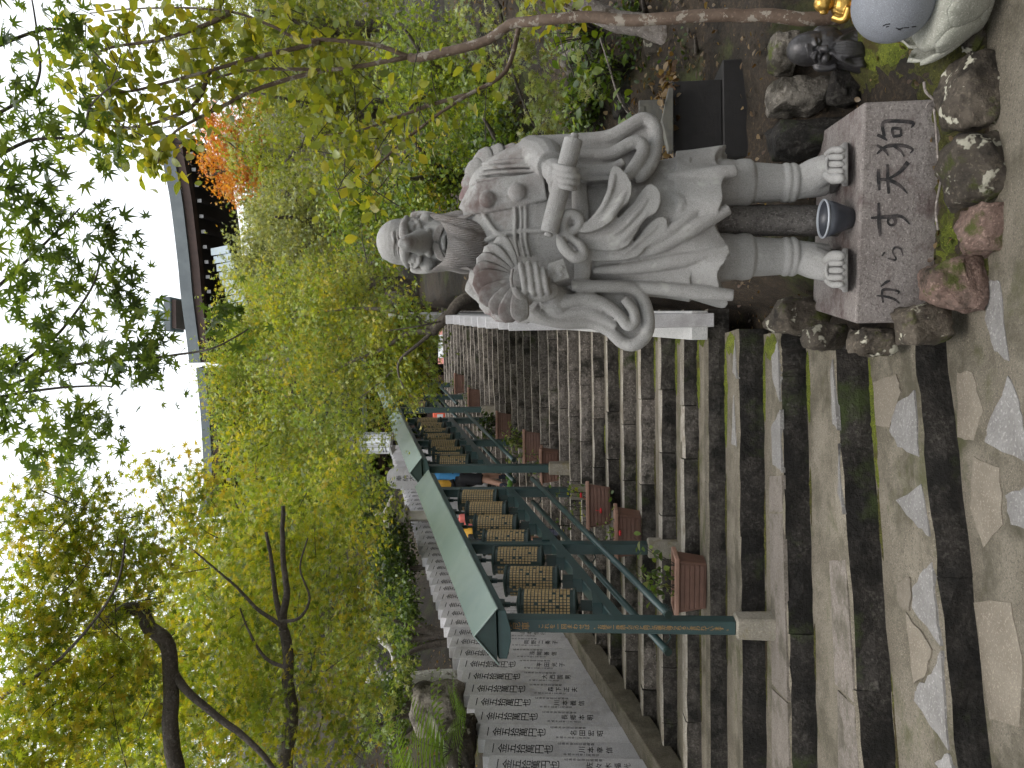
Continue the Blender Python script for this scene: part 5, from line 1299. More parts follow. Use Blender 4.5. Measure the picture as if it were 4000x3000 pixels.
# low plants
def clump_plant(name, label, base, n, h, spread, pal, size, kind='oval', cat='plant', group=None, up=.6):
    root = thing(name, base, label, cat, group); mb = MB(); Cs = []; Ns = []
    for k in range(n):
        a = rng.random() * 6.28; r_ = spread * rng.random() ** .6; tip = Vector((math.cos(a) * r_, math.sin(a) * r_, h * rng.uniform(.45, 1.1)))
        mid = tip * .5 + Vector((0, 0, h * .15)); mb.tube([(0, 0, 0), mid, tip], [.006, .004, .002], 5)
        for q in range(6):
            t = .3 + .7 * q / 5; p = (mid * (1 - t) + tip * t) if t > .5 else mid * (2 * t)
            Cs.append(np.array(Vector(base) + p) + rng.normal(0, .02, 3)); Ns.append(np.array([rng.normal(0, up), rng.normal(0, up), 1.0]))
    o = link('stems', mb.mesh('stems', M['twig'], smooth=True), root); o['kind'] = 'stuff'
    C = np.array(Cs); p = np.array(pal); m_ = len(C)
    o = link('foliage', leaf_mesh('foliage', kind, C, np.array(Ns), rng.random(m_) * 6.28, size * rng.uniform(.7, 1.2, m_), p[rng.integers(len(p), size=m_)] * rng.uniform(.75, 1.2, (m_, 1)), base), root); o['kind'] = 'stuff'
    return root
for k, (px, py, Y, n, h, lab) in enumerate(((700, 655, 6.4, 26, .5, 'arching green plant on the right bank'), (660, 625, 6.8, 22, .45, 'green plant above the dark wooden bin'), (735, 620, 6.7, 22, .5, 'leafy plant beside the mottled trunk'), (640, 665, 6.0, 16, .35, 'low green plant behind the statue sleeve'), (600, 560, 7.6, 22, .6, 'broad-leaved plant behind the statue arm'))):
    p = aY(px, py, Y); z = ground(p.x, Y); clump_plant('bank_plant', lab, (p.x, Y, z), n, h, h * .8, GREEN + YG[3:4], .09, group='plants on the right bank')
# ferns at the left edge
def fern(label, base, n, L):
    root = thing('fern', base, label, 'fern', 'ferns behind the slabs'); mb = MB(); st = MB()
    for k in range(n):
        a = 2 * math.pi * k / n + rng.random() * .4; el = rng.uniform(.6, 1.1); pts = []
        for i in range(15):
            t = i / 14; pts.append(Vector((math.cos(a) * L * t * math.cos(el * (1 - t * .6)), math.sin(a) * L * t * math.cos(el * (1 - t * .6)), L * (math.sin(el) * t - .45 * t * t))))
        st.tube([p for p in pts], list(np.linspace(.004, .001, 15)), 4)
        for i in range(2, 14):
            d = (pts[i + 1] - pts[i - 1]).normalized(); s = d.cross(Vector((0, 0, 1))).normalized(); wv = L * .24 * math.sin(math.pi * (i / 14) ** .7)
            for sg in (-1, 1):
                a0 = pts[i]; tp = a0 + s * (sg * wv) + d * wv * .4 + Vector((0, 0, -wv * .25)); mb.add([a0 - d * L * .018, tp, a0 + d * L * .026], [(0, 1, 2)])
    o = link('stems', st.mesh('stems', M['twig']), root); o['kind'] = 'stuff'
    o = link('fronds', mb.mesh('fronds', M['fern']), root); o['kind'] = 'stuff'
M['fern'] = leaf_mat('fern_frond', False, [(.16, .26, .04), (.14, .24, .04)], .4)
for (px, py, Y, lab, L) in ((18, 452, 6.9, 'bright green fern at the left edge above the slabs', .75), (48, 470, 7.4, 'smaller fern close behind the slabs', .5), (-20, 420, 7.0, 'fern cut by the left edge of the view', .8)):
    p = aY(px, py, Y); fern(lab, tuple(p), 11, L)
# fallen twig on the moss
mb = MB(); mb.tube(catmull([aY(x, y, 3.78) for x, y in ((538, 938), (560, 936), (590, 941), (612, 938), (640, 936), (660, 934))], 5), .006, 6); o = mb.build('fallen_twig', M['bark_grey'], smooth=True); tag(o, 'thin bare twig lying on the moss in front of the plinth', 'twig')
mb = MB(); mb.tube(catmull([aY(x, y, 3.8) for x, y in ((658, 938), (668, 934), (676, 926), (686, 924))], 5), .007, 6); mb.tube(catmull([aY(x, y, 3.8) for x, y in ((668, 934), (664, 928), (660, 926))], 4), .004, 6); o = mb.build('fallen_twig', M['bark_grey'], smooth=True, weld=False); tag(o, 'forked pale twig at the right corner of the plinth', 'twig')

# grey leaning trunks on the right bank
for lab, L, Y, r0, r1 in (('thick pale grey trunk leaning behind the mottled tree', [(705, 725), (722, 690), (738, 655), (752, 610), (775, 560)], 5.9, .10, .08), ('grey dead trunk leaning across the bank behind the statue', [(640, 575), (622, 545), (612, 520), (596, 500)], 7.9, .13, .07), ('slender bare sapling on the bank above the sleeve', [(622, 652), (640, 640), (668, 620), (700, 610), (730, 600)], 6.0, .012, .006)):
    P = [aY(x, y, Y + .05 * i) for i, (x, y) in enumerate(L)]; g = P[0].copy(); g.z = min(g.z - .15, ground(g.x, g.y) - .05)
    root = thing('bare_trunk', tuple(g), lab, 'tree', 'bare trunks on the right bank'); mb = MB(); limb(mb, [g] + P, r0, r1, 6, 10)
    mb.build('trunk', M['bark_grey'], root, smooth=True)

# ------------------------------------------------------------------ dark wooden bin
M['black_wood'] = plain_mat('black_wood', (.012, .010, .010), .7, 0, .2, 14, .2, 90); M['grey_board'] = plain_mat('weathered_board', (.085, .082, .078), .8, 0, .15, 10, .3, 50, c2=(.13, .125, .10))
bz = aY(665, 770, 5.05); b0 = Vector((bz.x, 5.05, bz.z))
binn = thing('wooden_bin', tuple(b0), 'black wooden bin heaped with dry leaves behind the statue', 'bin')
def Bn(x, y, dY=0): return aY(x, y, 5.05 + dY)
w0 = (Bn(710, 770).x - Bn(612, 770).x); cx_ = (Bn(710, 770).x + Bn(612, 770).x) / 2; zt_ = Bn(660, 723).z; zu = Bn(660, 674).z
mb = MB(); mb.box((cx_, 5.25, (b0.z - .08 + zt_) / 2), (w0, .42, zt_ - b0.z + .08)); mb.build('lower_tier', M['black_wood'], binn, bevel=.006)
for nm, (c, d) in {'front_wall': ((cx_ - .05, 5.09, (zt_ + zu) / 2 + .002), (w0 - .12, .025, zu - zt_)), 'back_wall': ((cx_ - .05, 5.42, (zt_ + zu) / 2 + .002), (w0 - .12, .025, zu - zt_)), 'end_wall': ((cx_ - .05 - w0 / 2 + .07, 5.255, (zt_ + zu) / 2 + .002), (.025, .30, zu - zt_))}.items():
    mb = MB(); mb.box(c, d); mb.build(nm, M['black_wood'], binn, bevel=.004)
mb = MB(); mb.box((cx_ + w0 / 2 - .125, 5.255, (zt_ + zu) / 2 + .002), (.025, .30, zu - zt_)); mb.build('end_wall', M['black_wood'], binn, bevel=.004)
a = Bn(645, 652, .1); mb = MB(); mb.box((a.x, 5.15, a.z), (.30, .03, .17)); mb.build('lid_board', M['grey_board'], binn, bevel=.004)
for (x0, x1, yy, dY) in ((616, 678, 668, -.02), (626, 660, 640, .12)):
    a, b = Bn(x0, yy, dY), Bn(x1, yy, dY); m_ = (a + b) / 2; mb = MB()
    pr = [(a.x, a.z - .03), (b.x, b.z - .03), (b.x, b.z), (m_.x, m_.z + .045), (a.x, a.z)]
    vs = [(p[0], a.y - .04, p[1]) for p in pr] + [(p[0], a.y + .05, p[1]) for p in pr]
    mb.add(vs, [(0, 1, 2, 3, 4), (9, 8, 7, 6, 5)] + [(i, i + 5, (i + 1) % 5 + 5, (i + 1) % 5) for i in range(5)]); mb.build('peaked_board', M['grey_board'], binn, weld=True, bevel=.004)
n = 420; c0 = Vector((cx_ + .06, 5.25, zu - .03)); C = np.array([(c0.x + rng.normal(0, w0 * .2), 5.25 + rng.normal(0, .09), zu - .02 + abs(rng.normal(0, .05))) for _ in range(n)])
me = leaf_mesh('dry_leaves', 'oval', C, rng.normal(0, .7, (n, 3)) + np.array([[0, 0, .5]]), rng.random(n) * 6.28, .055 * rng.uniform(.6, 1.3, n), np.array(DRY)[rng.integers(4, size=n)], tuple(b0)); o = link('dry_leaves', me, binn); o['kind'] = 'stuff'

# ------------------------------------------------------------------ bronze old man's head
M['bronze'] = plain_mat('dark_bronze', (.05, .047, .05), .42, .55, .2, 12, .25, 60, c2=(.09, .085, .085))
YB = 4.35
def H(a, b, d=0): return aY(768 - .1504 * b, 691.2 + .1504 * a, YB - d)
hb = H(1160, 330, 0); head = thing('bronze_head', tuple(hb), 'dark bronze head of a bald bearded old man with a tall crown on the moss', 'bust')
mb = MB()
mb.ell(H(790, 325, 0), (.088, .10, .125), 24, 16); mb.ell(H(900, 325, .01), (.10, .10, .10), 24, 14)
sweep(mb, [H(940, 325, .0), H(1040, 325, .0), H(1120, 322, .0), H(1175, 320, -.0)], [.09, .112, .135, .14], 6, 18, (1, .8))
for s_ in (-1, 1):
    sweep(mb, [H(835, 325 + s_ * 18, .10), H(818, 325 + s_ * 55, .095), H(835, 325 + s_ * 90, .05)], [.012, .014, .010], 5, 8)
    mb.ell(H(852, 325 + s_ * 48, .092), (.018, .014, .010), 12, 8); mb.ell(H(893, 325 + s_ * 62, .075), (.03, .03, .026), 14, 8)
    sweep(mb, [H(820, 325 + s_ * 108, -.01), H(850, 325 + s_ * 128, .0), H(920, 325 + s_ * 128, .01), H(965, 325 + s_ * 112, .02)], [.014, .020, .018, .018], 5, 10)
    for q in range(4): sweep(mb, [H(925 + q * 6, 325 + s_ * 10, .10), H(960 + q * 12, 325 + s_ * (40 + q * 10), .10), H(1040 + q * 14, 325 + s_ * (50 + q * 20), .085), H(1120 + q * 6, 325 + s_ * (30 + q * 26), .09), H(1160, 325 + s_ * (60 + q * 20), .07)], [.008, .012, .013, .012, .006], 6, 8)
for a_ in (772, 788, 803): sweep(mb, [H(a_ + 8, 385, .078), H(a_, 325, .100), H(a_ + 8, 265, .078)], [.004, .006, .004], 5, 8)
sweep(mb, [H(845, 325, .09), H(880, 325, .118), H(905, 325, .122)], [.012, .017, .022], 5, 12)
for q in range(5): sweep(mb, [H(955, 325 + (q - 2) * 18, .10), H(1040, 325 + (q - 2) * 22, .115), H(1120, 325 + (q - 2) * 16, .11), H(1165, 325 + (q - 2) * 24, .09)], [.010, .014, .014, .006], 6, 8)
remesh(mb, 'head', M['bronze'], head, .0045, 1, .4)

# ------------------------------------------------------------------ round stone figure on a lotus base, and a golden figure
M['ball'] = stone_mat('smooth_grey_granite', (.17, .178, .20), (.23, .24, .265), 3, speck=(.13, .135, .15), speckscale=160, speckamt=.45, vary=0, bump=.12, bumpscale=80, rough=.6)
M['lotus'] = stone_mat('lotus_stone', (.26, .26, .22), (.40, .39, .34), 5, speck=(.15, .15, .12), speckscale=80, speckamt=.4, moss=(.07, .08, .03), mossscale=5, mosslo=.56, mosshi=.7, vary=0, bump=.3)
bc = aY(766, 893, 3.6); br = .172
fig = thing('round_stone_figure', (bc.x, bc.y, bc.z - br - .2), 'smooth round grey stone figure with inked face on a lotus base, right edge', 'statue')
mb = MB(); mb.ell(bc, (br, br, br * 1.02), 40, 26); bo = mb.build('round_head', M['ball'], fig, smooth=True)
def on_ball(px, py):
    r = ray(px, py).normalized(); oc = EYE - bc; b_ = oc.dot(r); c_ = oc.dot(oc) - (br * 1.01) ** 2; d_ = b_ * b_ - c_
    return EYE + r * (-b_ - math.sqrt(max(d_, 0)))
for L in ([(742, 883), (743.5, 886), (744, 890)], [(741, 886), (741.5, 889)], [(740, 896), (739, 899), (740, 903)], [(738.5, 898), (738, 901)], [(740, 904), (740.5, 909)], [(741, 912), (741.5, 916)]):
    mb = MB(); mb.tube(catmull([on_ball(x, y) for x, y in L], 5), .0022, 6); mb.build('inked_mark', M['ink'], bo, smooth=True)
lz = bc.z - br * .93
mb = MB(); mb.lathe([(.05, lz - .21), (.15, lz - .21), (.17, lz - .17), (.20, lz - .08), (.215, lz - .01), (.19, lz + .01), (.05, lz + .01)], 32, (bc.x, bc.y, 0)); mb.build('lotus_base', M['lotus'], fig, smooth=True)
for k in range(11):
    a = 2 * math.pi * k / 11 + .1; mb = MB(); P = []
    for i in range(9):
        t = i / 8; rr = .15 + .115 * math.sin(t * 1.5) ; zz = lz - .19 + .215 * t; wv = .075 * (math.sin(min(1, t * 1.25 + .25) * math.pi / 2) if t < .6 else math.sqrt(max(0, 1 - ((t - .6) / .4) ** 2)) ) + .001
        rowf = []
        for u in (-1, -.5, 0, .5, 1): 
            an_ = a + u * wv / rr; r2 = rr + .012 * (1 - u * u) ; rowf.append((bc.x + math.cos(an_) * r2, bc.y + math.sin(an_) * r2, zz))
        P.append(rowf)
    back_ = [[(bc.x + (p[0] - bc.x) * .95, bc.y + (p[1] - bc.y) * .95, p[2]) for p in r_] for r_ in P]
    mb.grid(P); mb.grid([r_[::-1] for r_ in back_]); 
    loopf = [P[i][0] for i in range(9)] + P[8][1:] + [P[i][4] for i in range(7, -1, -1)] + P[0][3:0:-1]; loopb = [back_[i][0] for i in range(9)] + back_[8][1:] + [back_[i][4] for i in range(7, -1, -1)] + back_[0][3:0:-1]
    m_ = len(loopf); mb.add(loopf + loopb, [(i, (i + 1) % m_, (i + 1) % m_ + m_, i + m_) for i in range(m_)])
    mb.build('petal', M['lotus'], fig, smooth=True, weld=True)
M['goldfig'] = plain_mat('gilded', (.60, .36, .09), .28, .85, .2, 12, .15, 50)
gc = aY(764, 842, 4.25); gf = thing('golden_figure', (gc.x, gc.y, gc.z - .09), 'small golden seated figure behind the round stone figure', 'statue'); mb = MB()
mb.ell(gc + Vector((0, 0, -.01)), (.075, .065, .07), 18, 12); mb.ell(gc + Vector((0, -.02, .10)), (.048, .048, .052), 16, 10)
for s_ in (-1, 1):
    sweep(mb, [gc + Vector((s_ * .065, 0, .045)), gc + Vector((s_ * .095, -.03, .0)), gc + Vector((s_ * .05, -.075, -.01))], [.024, .022, .018], 5, 10); sweep(mb, [gc + Vector((s_ * .05, -.02, -.06)), gc + Vector((s_ * .095, -.06, -.06)), gc + Vector((s_ * .02, -.09, -.065))], [.035, .032, .024], 5, 10)
    mb.ell(gc + Vector((s_ * .05, -.02, .10)), (.012, .012, .024), 10, 6)
mb.lathe([(.10, -.10), (.11, -.085), (.10, -.07)], 20, gc); remesh(mb, 'figure', M['goldfig'], gf, .005, 1)
rock(700, 745, 735, 770, 5.2, 'mossy rock beside the wooden bin', 'rock', 79, group='rocks on the banks')
rock(640, 700, 610, 650, 6.6, 'dark rock in the shrubs above the wooden bin', 'riser', 81, group='rocks on the banks')
rock(728, 775, 850, 884, 4.35, 'mossy rock carrying the golden figure', 'rock', 77)
# teal pot with pale rings and a white jar
M['teal'] = plain_mat('teal_glaze', (.03, .085, .085), .25, 0, .25, 6, .05, 40, c2=(.02, .04, .05), coat=.4); M['pale_ring'] = plain_mat('pale_straw', (.40, .41, .36), .8, 0, .15, 30, .3, 60)
pc = aY(748, 772, 5.3); pot = thing('teal_pot', tuple(pc), 'glossy teal pot bound with three pale rings behind the mottled trunk', 'pot')
mb = MB(); mb.lathe([(.08, 0), (.12, .01), (.145, .10), (.15, .20), (.135, .285), (.125, .285), (.13, .2), (.12, .1), (.05, .03)], 28, pc); mb.build('pot_body', M['teal'], pot, smooth=True)
for z_, r_ in ((.285, .138), (.215, .153), (.15, .153)):
    mb = MB(); mb.tube([pc + Vector((math.cos(a) * r_, math.sin(a) * r_, z_ + .004 * math.sin(a * 9))) for a in np.linspace(0, 2 * math.pi, 33)], .010, 8); mb.build('ring', M['pale_ring'], pot, smooth=True)
M['white_glaze'] = plain_mat('white_glaze', (.55, .58, .55), .4, 0, .1, 8)
jc = aY(752, 795, 5.1); o = MB(); o.lathe([(.05, 0), (.075, .005), (.085, .05), (.08, .11), (.07, .13), (.06, .13), (.065, .1), (.03, .02)], 24, jc); o = o.build('white_jar', M['white_glaze'], smooth=True); tag(o, 'short pale glazed jar below the teal pot', 'jar')

# ------------------------------------------------------------------ planters on the stairs
M['petal_red'] = plain_mat('red_petal', (.55, .02, .025), .5, 0, .1)
def planter(px, y, label, rz, pal, dens, h, flowers=(), z=None, w=.44, kind='oval', lsz=.045):
    x = aY(px, 600, y).x
    zz = step_z(x, y) if z is None else z
    root = thing('planter', (x, y, zz), label, 'planter', 'brown planters under the prayer wheels', rz)
    L, D, Hh = w, .20, .25
    def tb(n, mat, parts, bev=.004):
        mb = MB()
        for c, d, tp in parts: mb.box(c, d, None, 0, tp)
        return link(n, mb.mesh(n, M[mat], bevel=bev), root)
    mb = MB(); P = []
    for zq, k in ((0, .86), (.02, .86), (Hh - .03, 1.0)): P.append([(sx * L / 2 * k, sy * D / 2 * k, zq) for sx, sy in ((-1, -1), (1, -1), (1, 1), (-1, 1))])
    mb.grid(P, wrap=True); o_ = len(mb.v); mb.f.append((3, 2, 1, 0)); mb.f.append((o_ - 4, o_ - 3, o_ - 2, o_ - 1)); mb.mi += [0, 0]
    link('planter_body', mb.mesh('planter_body', M['planter'], bevel=.006), root)
    for q in range(5):
        zq = .035 + q * .038; k = lerp(.86, 1.0, zq / Hh)
        mb = MB()
        for sy in (-1, 1): mb.box((0, sy * (D / 2 * k + .002), zq), (L * k * .9, .010, .031))
        b_ = link('slat', mb.mesh('slat', M['planter'], bevel=.003), root)
    mb = MB()
    for c, d in (((0, -D / 2 - .012, Hh - .018), (L + .05, .028, .036)), ((0, D / 2 + .012, Hh - .018), (L + .05, .028, .036)), ((-L / 2 - .012, 0, Hh - .018), (.026, D + .0, .036)), ((L / 2 + .012, 0, Hh - .018), (.026, D + .0, .036))): mb.box(c, d)
    o = link('lip', mb.mesh('lip', M['planter_lip'], bevel=.006), root)
    mb = MB(); mb.box((0, 0, Hh - .06), (L * .94, D * .9, .03)); link('soil', mb.mesh('soil', M['soil']), root)
    if dens:
        Cs, Ns = [], []; st = MB()
        for k in range(dens):
            b = Vector((rng.uniform(-.17, .17), rng.uniform(-.05, .05), Hh - .05)); t = b + Vector((rng.normal(0, .10), rng.normal(0, .08), h * rng.uniform(.5, 1.1))); st.tube([b, b.lerp(t, .5) + Vector((0, 0, .02)), t], [.004, .003, .0015], 4)
            for q in range(7): p = b.lerp(t, .35 + .65 * q / 6); Cs.append(np.array(p) + rng.normal(0, .025, 3)); Ns.append(rng.normal(0, .6, 3) + np.array([0, 0, 1]))
        o = link('stems', st.mesh('stems', M['twig']), root); o['kind'] = 'stuff'; C = np.array(Cs); m_ = len(C); pp = np.array(pal)
        o = link('foliage', leaf_mesh('foliage', kind, C, np.array(Ns), rng.random(m_) * 6.28, lsz * rng.uniform(.7, 1.3, m_), pp[rng.integers(len(pp), size=m_)] * rng.uniform(.8, 1.2, (m_, 1)), (0, 0, 0)), root); o['kind'] = 'stuff'
    for (fx, fy, fz) in flowers:
        mb = MB()
        for k in range(7): mb.ell((fx + .014 * math.cos(k * .9), fy + .014 * math.sin(k * .9), fz), (.014, .012, .012), 8, 6)
        mb.tube([(fx * .4, 0, Hh - .05), (fx * .8, fy * .6, (fz + Hh) / 2), (fx, fy, fz)], .003, 5); link('flower', mb.mesh('flower', M['petal_red'], smooth=True), root)
planter(187, 6.22, 'nearest brown planter with thin grey-green stems', R(-10), GREEN + SILV[:1], 12, .34, lsz=.06)
planter(236, 7.42, 'brown planter half hidden by the middle post of the nearest rack', R(-12), GREEN, 5, .2, [(.05, -.14, .20)])
planter(262, 8.05, 'brown planter with red blooms standing on a white stone', R(14), GREEN + YG[:1], 10, .36, [(-.06, -.14, .10), (.1, -.1, .3)], z=step_z(-1.3, 8.05) + .12)
planter(303, 10.1, 'brown planter just behind the front post of the second rack', R(-8), GREEN, 8, .25)
planter(322, 10.95, 'brown planter with a bushy pale green plant under the second rack', R(4), GREEN + SILV[:2], 22, .34, lsz=.06)
planter(343, 12.6, 'brown planter under a dark leafy bush by the rear post of the second rack', R(6), DARK + GREEN[:1], 30, .34, lsz=.06)
planter(370, 15.2, 'brown planter in front of the farthest rack', R(0), GREEN, 6, .15)
planter(386, 17.0, 'topmost brown planter below the maple leaves', R(0), GREEN, 6, .15)
# ------------------------------------------------------------------ temple hall, gate, and things at the top of the stairs
M['copper'] = plain_mat('patina_copper', (.075, .088, .095), .6, .1, .1, 1.2, .1, 8, c2=(.11, .128, .132)); M['copper_pale'] = plain_mat('pale_copper', (.20, .26, .245), .5, .1, .1, 1.0)
M['brown_wood'] = plain_mat('brown_wood', (.055, .03, .022), .7, 0, .2, 3, .2, 20); M['dark_wood'] = plain_mat('dark_wood', (.022, .018, .018), .8, 0, .2, 3, .2, 20); M['white_paint'] = plain_mat('white_paint', (.45, .45, .45), .6, 0, .08)
M['blue_sheet'] = plain_mat('pale_sheet_roof', (.25, .30, .32), .5, .1, .08, 2)
def eave(root, path, th, brown, soffit, rise, back=6.0):
    """edge band of layered copper, timber below it, soffit going back, roof slope going up and back"""
    P = catmull(path, 6); d = Vector((.06, 1, 0)).normalized()
    mb = MB(); mb.grid([[p, p - Vector((0, 0, th)), p - Vector((0, 0, th)) + d * .12] for p in P]); mb.build('eave_band', M['copper'], root)
    mb = MB(); mb.grid([[p - Vector((0, 0, th)) + d * .121, p - Vector((0, 0, th + brown)) + d * .14, p - Vector((0, 0, th + brown)) + d * .5] for p in P]); mb.build('eave_board', M['brown_wood'], root)
    mb = MB(); mb.grid([[p - Vector((0, 0, th + brown - .02)) + d * .5, p - Vector((0, 0, th + brown - .3)) + d * soffit] for p in P]); mb.build('soffit', M['dark_wood'], root)
    mb = MB(); mb.grid([[p, p + d * back * .5 + Vector((0, 0, rise * .42)), p + d * back + Vector((0, 0, rise))] for p in P]); mb.build('roof_slope', M['copper_pale'], root, smooth=True)
    L = sum((P[i + 1] - P[i]).length for i in range(len(P) - 1)); n = int(L / .62); acc = 0; k = 0; step = L / n
    for i in range(len(P) - 1):
        seg = (P[i + 1] - P[i]).length
        while k * step <= acc + seg + 1e-6 and k <= n:
            p = P[i].lerp(P[i + 1], (k * step - acc) / seg)
            mb = MB(); q = p - Vector((0, 0, th + brown + .13)) + d * .62; mb.box(q + d * .9, (.13, 1.9, .16), Matrix.Rotation(-.06, 3, 'Z')); r_ = mb.build('rafter', M['dark_wood'], root)
            mb = MB(); mb.box(q - d * .055, (.14, .012, .17), Matrix.Rotation(-.06, 3, 'Z')); mb.build('rafter_tip', M['white_paint'], r_)
            k += 1
        acc += seg
tp = aY(632, 161, 30)
hall = thing('temple_hall', (tp.x - 8, 38, ground(tp.x - 8, 38)), 'temple hall with an upswept copper roof corner rising above the trees', 'building')
path = [aY(633, 158, 30.0), aY(602, 163.5, 30.3), aY(574, 169, 30.5), aY(545, 173, 30.8), aY(502, 178, 31.2), aY(470, 181, 31.6), aY(425, 187, 32.2), aY(405, 189, 32.5)]
eave(hall, path, .52, .34, 5.2, 2.4)
# the other side of the corner, running away
P2 = [path[0], path[0] + Vector((-.15, 2.0, -.45)), path[0] + Vector((-.25, 5.5, -.75)), path[0] + Vector((-.3, 9.0, -.8))]
mb = MB(); mb.grid([[p, p - Vector((0, 0, .40)), p - Vector((.12, 0, .40)), p - Vector((.14, 0, .66))] for p in catmull(P2, 5)]); mb.build('eave_band', M['copper'], hall)
wz = path[0].z; x1 = path[0].x - 4.2; x0 = path[-1].x + 1.0
mb = MB(); mb.box(((x0 + x1) / 2, 39.5, (wz - 1 + ground(x0, 36)) / 2), (x1 - x0, 8, wz - 1 - ground(x0, 36))); mb.build('wall', M['dark_wood'], hall)
for k in range(9):
    p = Vector((x1 - 1.1 * k, 35.3, wz - 1.75)); mb = MB(); mb.box(p, (.35, .5, .5)); b_ = mb.build('bracket', M['dark_wood'], hall); mb = MB(); mb.box(p + Vector((0, -.27, .1)), (.22, .03, .26)); mb.build('bracket_tip', M['white_paint'], b_)
for (px, py, Y) in ((628, 172, 30.6), (622, 182, 32), (610, 188, 31.5), (596, 196, 32.5)):
    p = aY(px, py, Y); mb = MB(); mb.box(p, (.20, .35, .42), Matrix.Rotation(.5, 3, 'Y')); mb.build('corner_beam_tip', M['white_paint'], hall, bevel=.03)
rb = aY(453, 174, 34.0); mb = MB(); mb.box(rb, (1.55, 1.2, .34)); rg = mb.build('ridge_end', M['copper'], hall, bevel=.03); mb = MB(); mb.box(rb + Vector((0, 0, -.27)), (1.3, 1.0, .2)); mb.build('ridge_neck', M['brown_wood'], rg)
mb = MB(); fb = rb + Vector((0, 0, .17))
mb.lathe([(.22, 0), (.26, .1), (.12, .22), (.10, .4), (.20, .5), (.16, .7), (.03, .95)], 14, fb)
for k in range(7):
    a = (k - 3) * .42; mb.tube(catmull([fb + Vector((math.sin(a) * .15, 0, .15)), fb + Vector((math.sin(a) * .5, 0, .3 + math.cos(a) * .3)), fb + Vector((math.sin(a) * .62, 0, .45 + math.cos(a) * .6))], 4), [.05] * 8 + [.02], 6)
mb.build('finial', M['copper_pale'], rg, smooth=True)
lp = aY(497, 222, 26); mb = MB(); mb.grid([[aY(478, 236, 25), aY(478, 214, 29)], [aY(520, 222, 25), aY(518, 208, 29)]]); o = MB(); 
lr = thing('lower_temple_roof', tuple(lp - Vector((0, 0, 1))), 'pale bluish sheet roof glimpsed through the trees below the hall eaves', 'roof')
for q in range(9):
    a, b = aY(455 + q * 8, 250 - q * 2.6, 26), aY(455 + q * 8 - 3, 234 - q * 2.8, 30); mb = MB(); mb.bar(a, b, .275, .05); mb.build('roof_sheet', M['blue_sheet'], lr)
gt = thing('gate_building', tuple(aY(310, 240, 29)), 'gate building with a brown timbered roof edge behind the left maple', 'building')
eave(gt, [aY(400, 196, 28), aY(360, 200, 27.5), aY(320, 202.5, 27), aY(290, 203.5, 26.8), aY(268, 201, 26.5), aY(250, 197, 26.4)], .32, .24, 4.0, 1.9, 4.5)
g0 = aY(330, 215, 31); mb = MB(); mb.box((g0.x, 33, (g0.z - .8 + ground(g0.x, 33)) / 2), (5, 4, max(1.0, g0.z - .8 - ground(g0.x, 33)))); mb.build('wall', M['dark_wood'], gt)
# small dark wooden hall at the head of the stairs
hz = 5.36; hl = thing('stair_head_hall', (-.9, 24.2, hz), 'dark open-fronted wooden hall at the head of the stairs', 'building')
mb = MB(); mb.box((-.9, 25.6, hz + 1.5), (6.4, .15, 3.0)); mb.build('back_wall', M['dark_wood'], hl)
for x in (-4.0, -2.6, -1.2, .2, 1.6, 2.3): mb = MB(); mb.box((x, 23.2, hz + 1.4), (.2, .2, 2.8)); mb.build('post', M['brown_wood'], hl, bevel=.01)
for z_ in (2.55, 1.0): mb = MB(); mb.box((-.9, 23.18, hz + z_), (6.5, .16, .22)); mb.build('beam', M['brown_wood'], hl, bevel=.01)
for x in (-4.05, 2.35): mb = MB(); mb.box((x, 24.4, hz + 1.5), (.12, 2.5, 3.0)); mb.build('side_wall', M['dark_wood'], hl)
mb = MB(); vs = [(-4.6, 22.3, hz + 2.75), (2.9, 22.3, hz + 2.75), (2.9, 26.4, hz + 3.9), (-4.6, 26.4, hz + 3.9)]; mb.add(vs + [(v[0], v[1], v[2] + .14) for v in vs], [(3, 2, 1, 0), (4, 5, 6, 7), (0, 1, 5, 4), (1, 2, 6, 5), (2, 3, 7, 6), (3, 0, 4, 7)]); mb.build('roof', M['copper'], hl)
# white lantern
M['paper'] = plain_mat('lantern_paper', (.74, .76, .80), .6, 0, .04)
lc = aY(325, 376, 16.6); ln = thing('white_lantern', tuple(lc - Vector((0, 0, .36))), 'tall white six-sided lantern with black bars above the second prayer wheel rack', 'lantern')
mb = MB(); mb.lathe([(.215, -.33), (.215, .33)], 6, lc, Matrix.Rotation(.3, 3, 'Z')); mb.build('lantern_body', M['paper'], ln)
for z_ in (-.36, .36): mb = MB(); mb.lathe([(.22, -.03), (.27, -.02), (.27, .02), (.22, .03)], 6, lc + Vector((0, 0, z_)), Matrix.Rotation(.3, 3, 'Z')); mb.build('rim', M['white_paint'], ln)
for k in range(6):
    a = .3 + k * math.pi / 3; q = lc + Vector((math.cos(a) * .225, math.sin(a) * .225, 0)); mb = MB(); mb.box(q, (.035, .035, .84)); mb.build('corner_bar', M['white_paint'], ln)
    a2 = a + math.pi / 6; r_ = .215 * math.cos(math.pi / 6) + .004; t_ = Vector((-math.sin(a2), math.cos(a2), 0)); c_ = lc + Vector((math.cos(a2) * r_, math.sin(a2) * r_, 0))
    for zz in (-.25, -.19, .19, .25): mb = MB(); mb.bar(c_ - t_ * .10 + Vector((0, 0, zz)), c_ + t_ * .10 + Vector((0, 0, zz)), .006, .012); mb.build('black_bar', M['ink'], ln)
    for w_ in (-.06, .06): mb = MB(); mb.bar(c_ + t_ * w_ - Vector((0, 0, .32)), c_ + t_ * w_ + Vector((0, 0, .32)), .006, .010, (0, 1, 0)); mb.build('black_bar', M['ink'], ln)
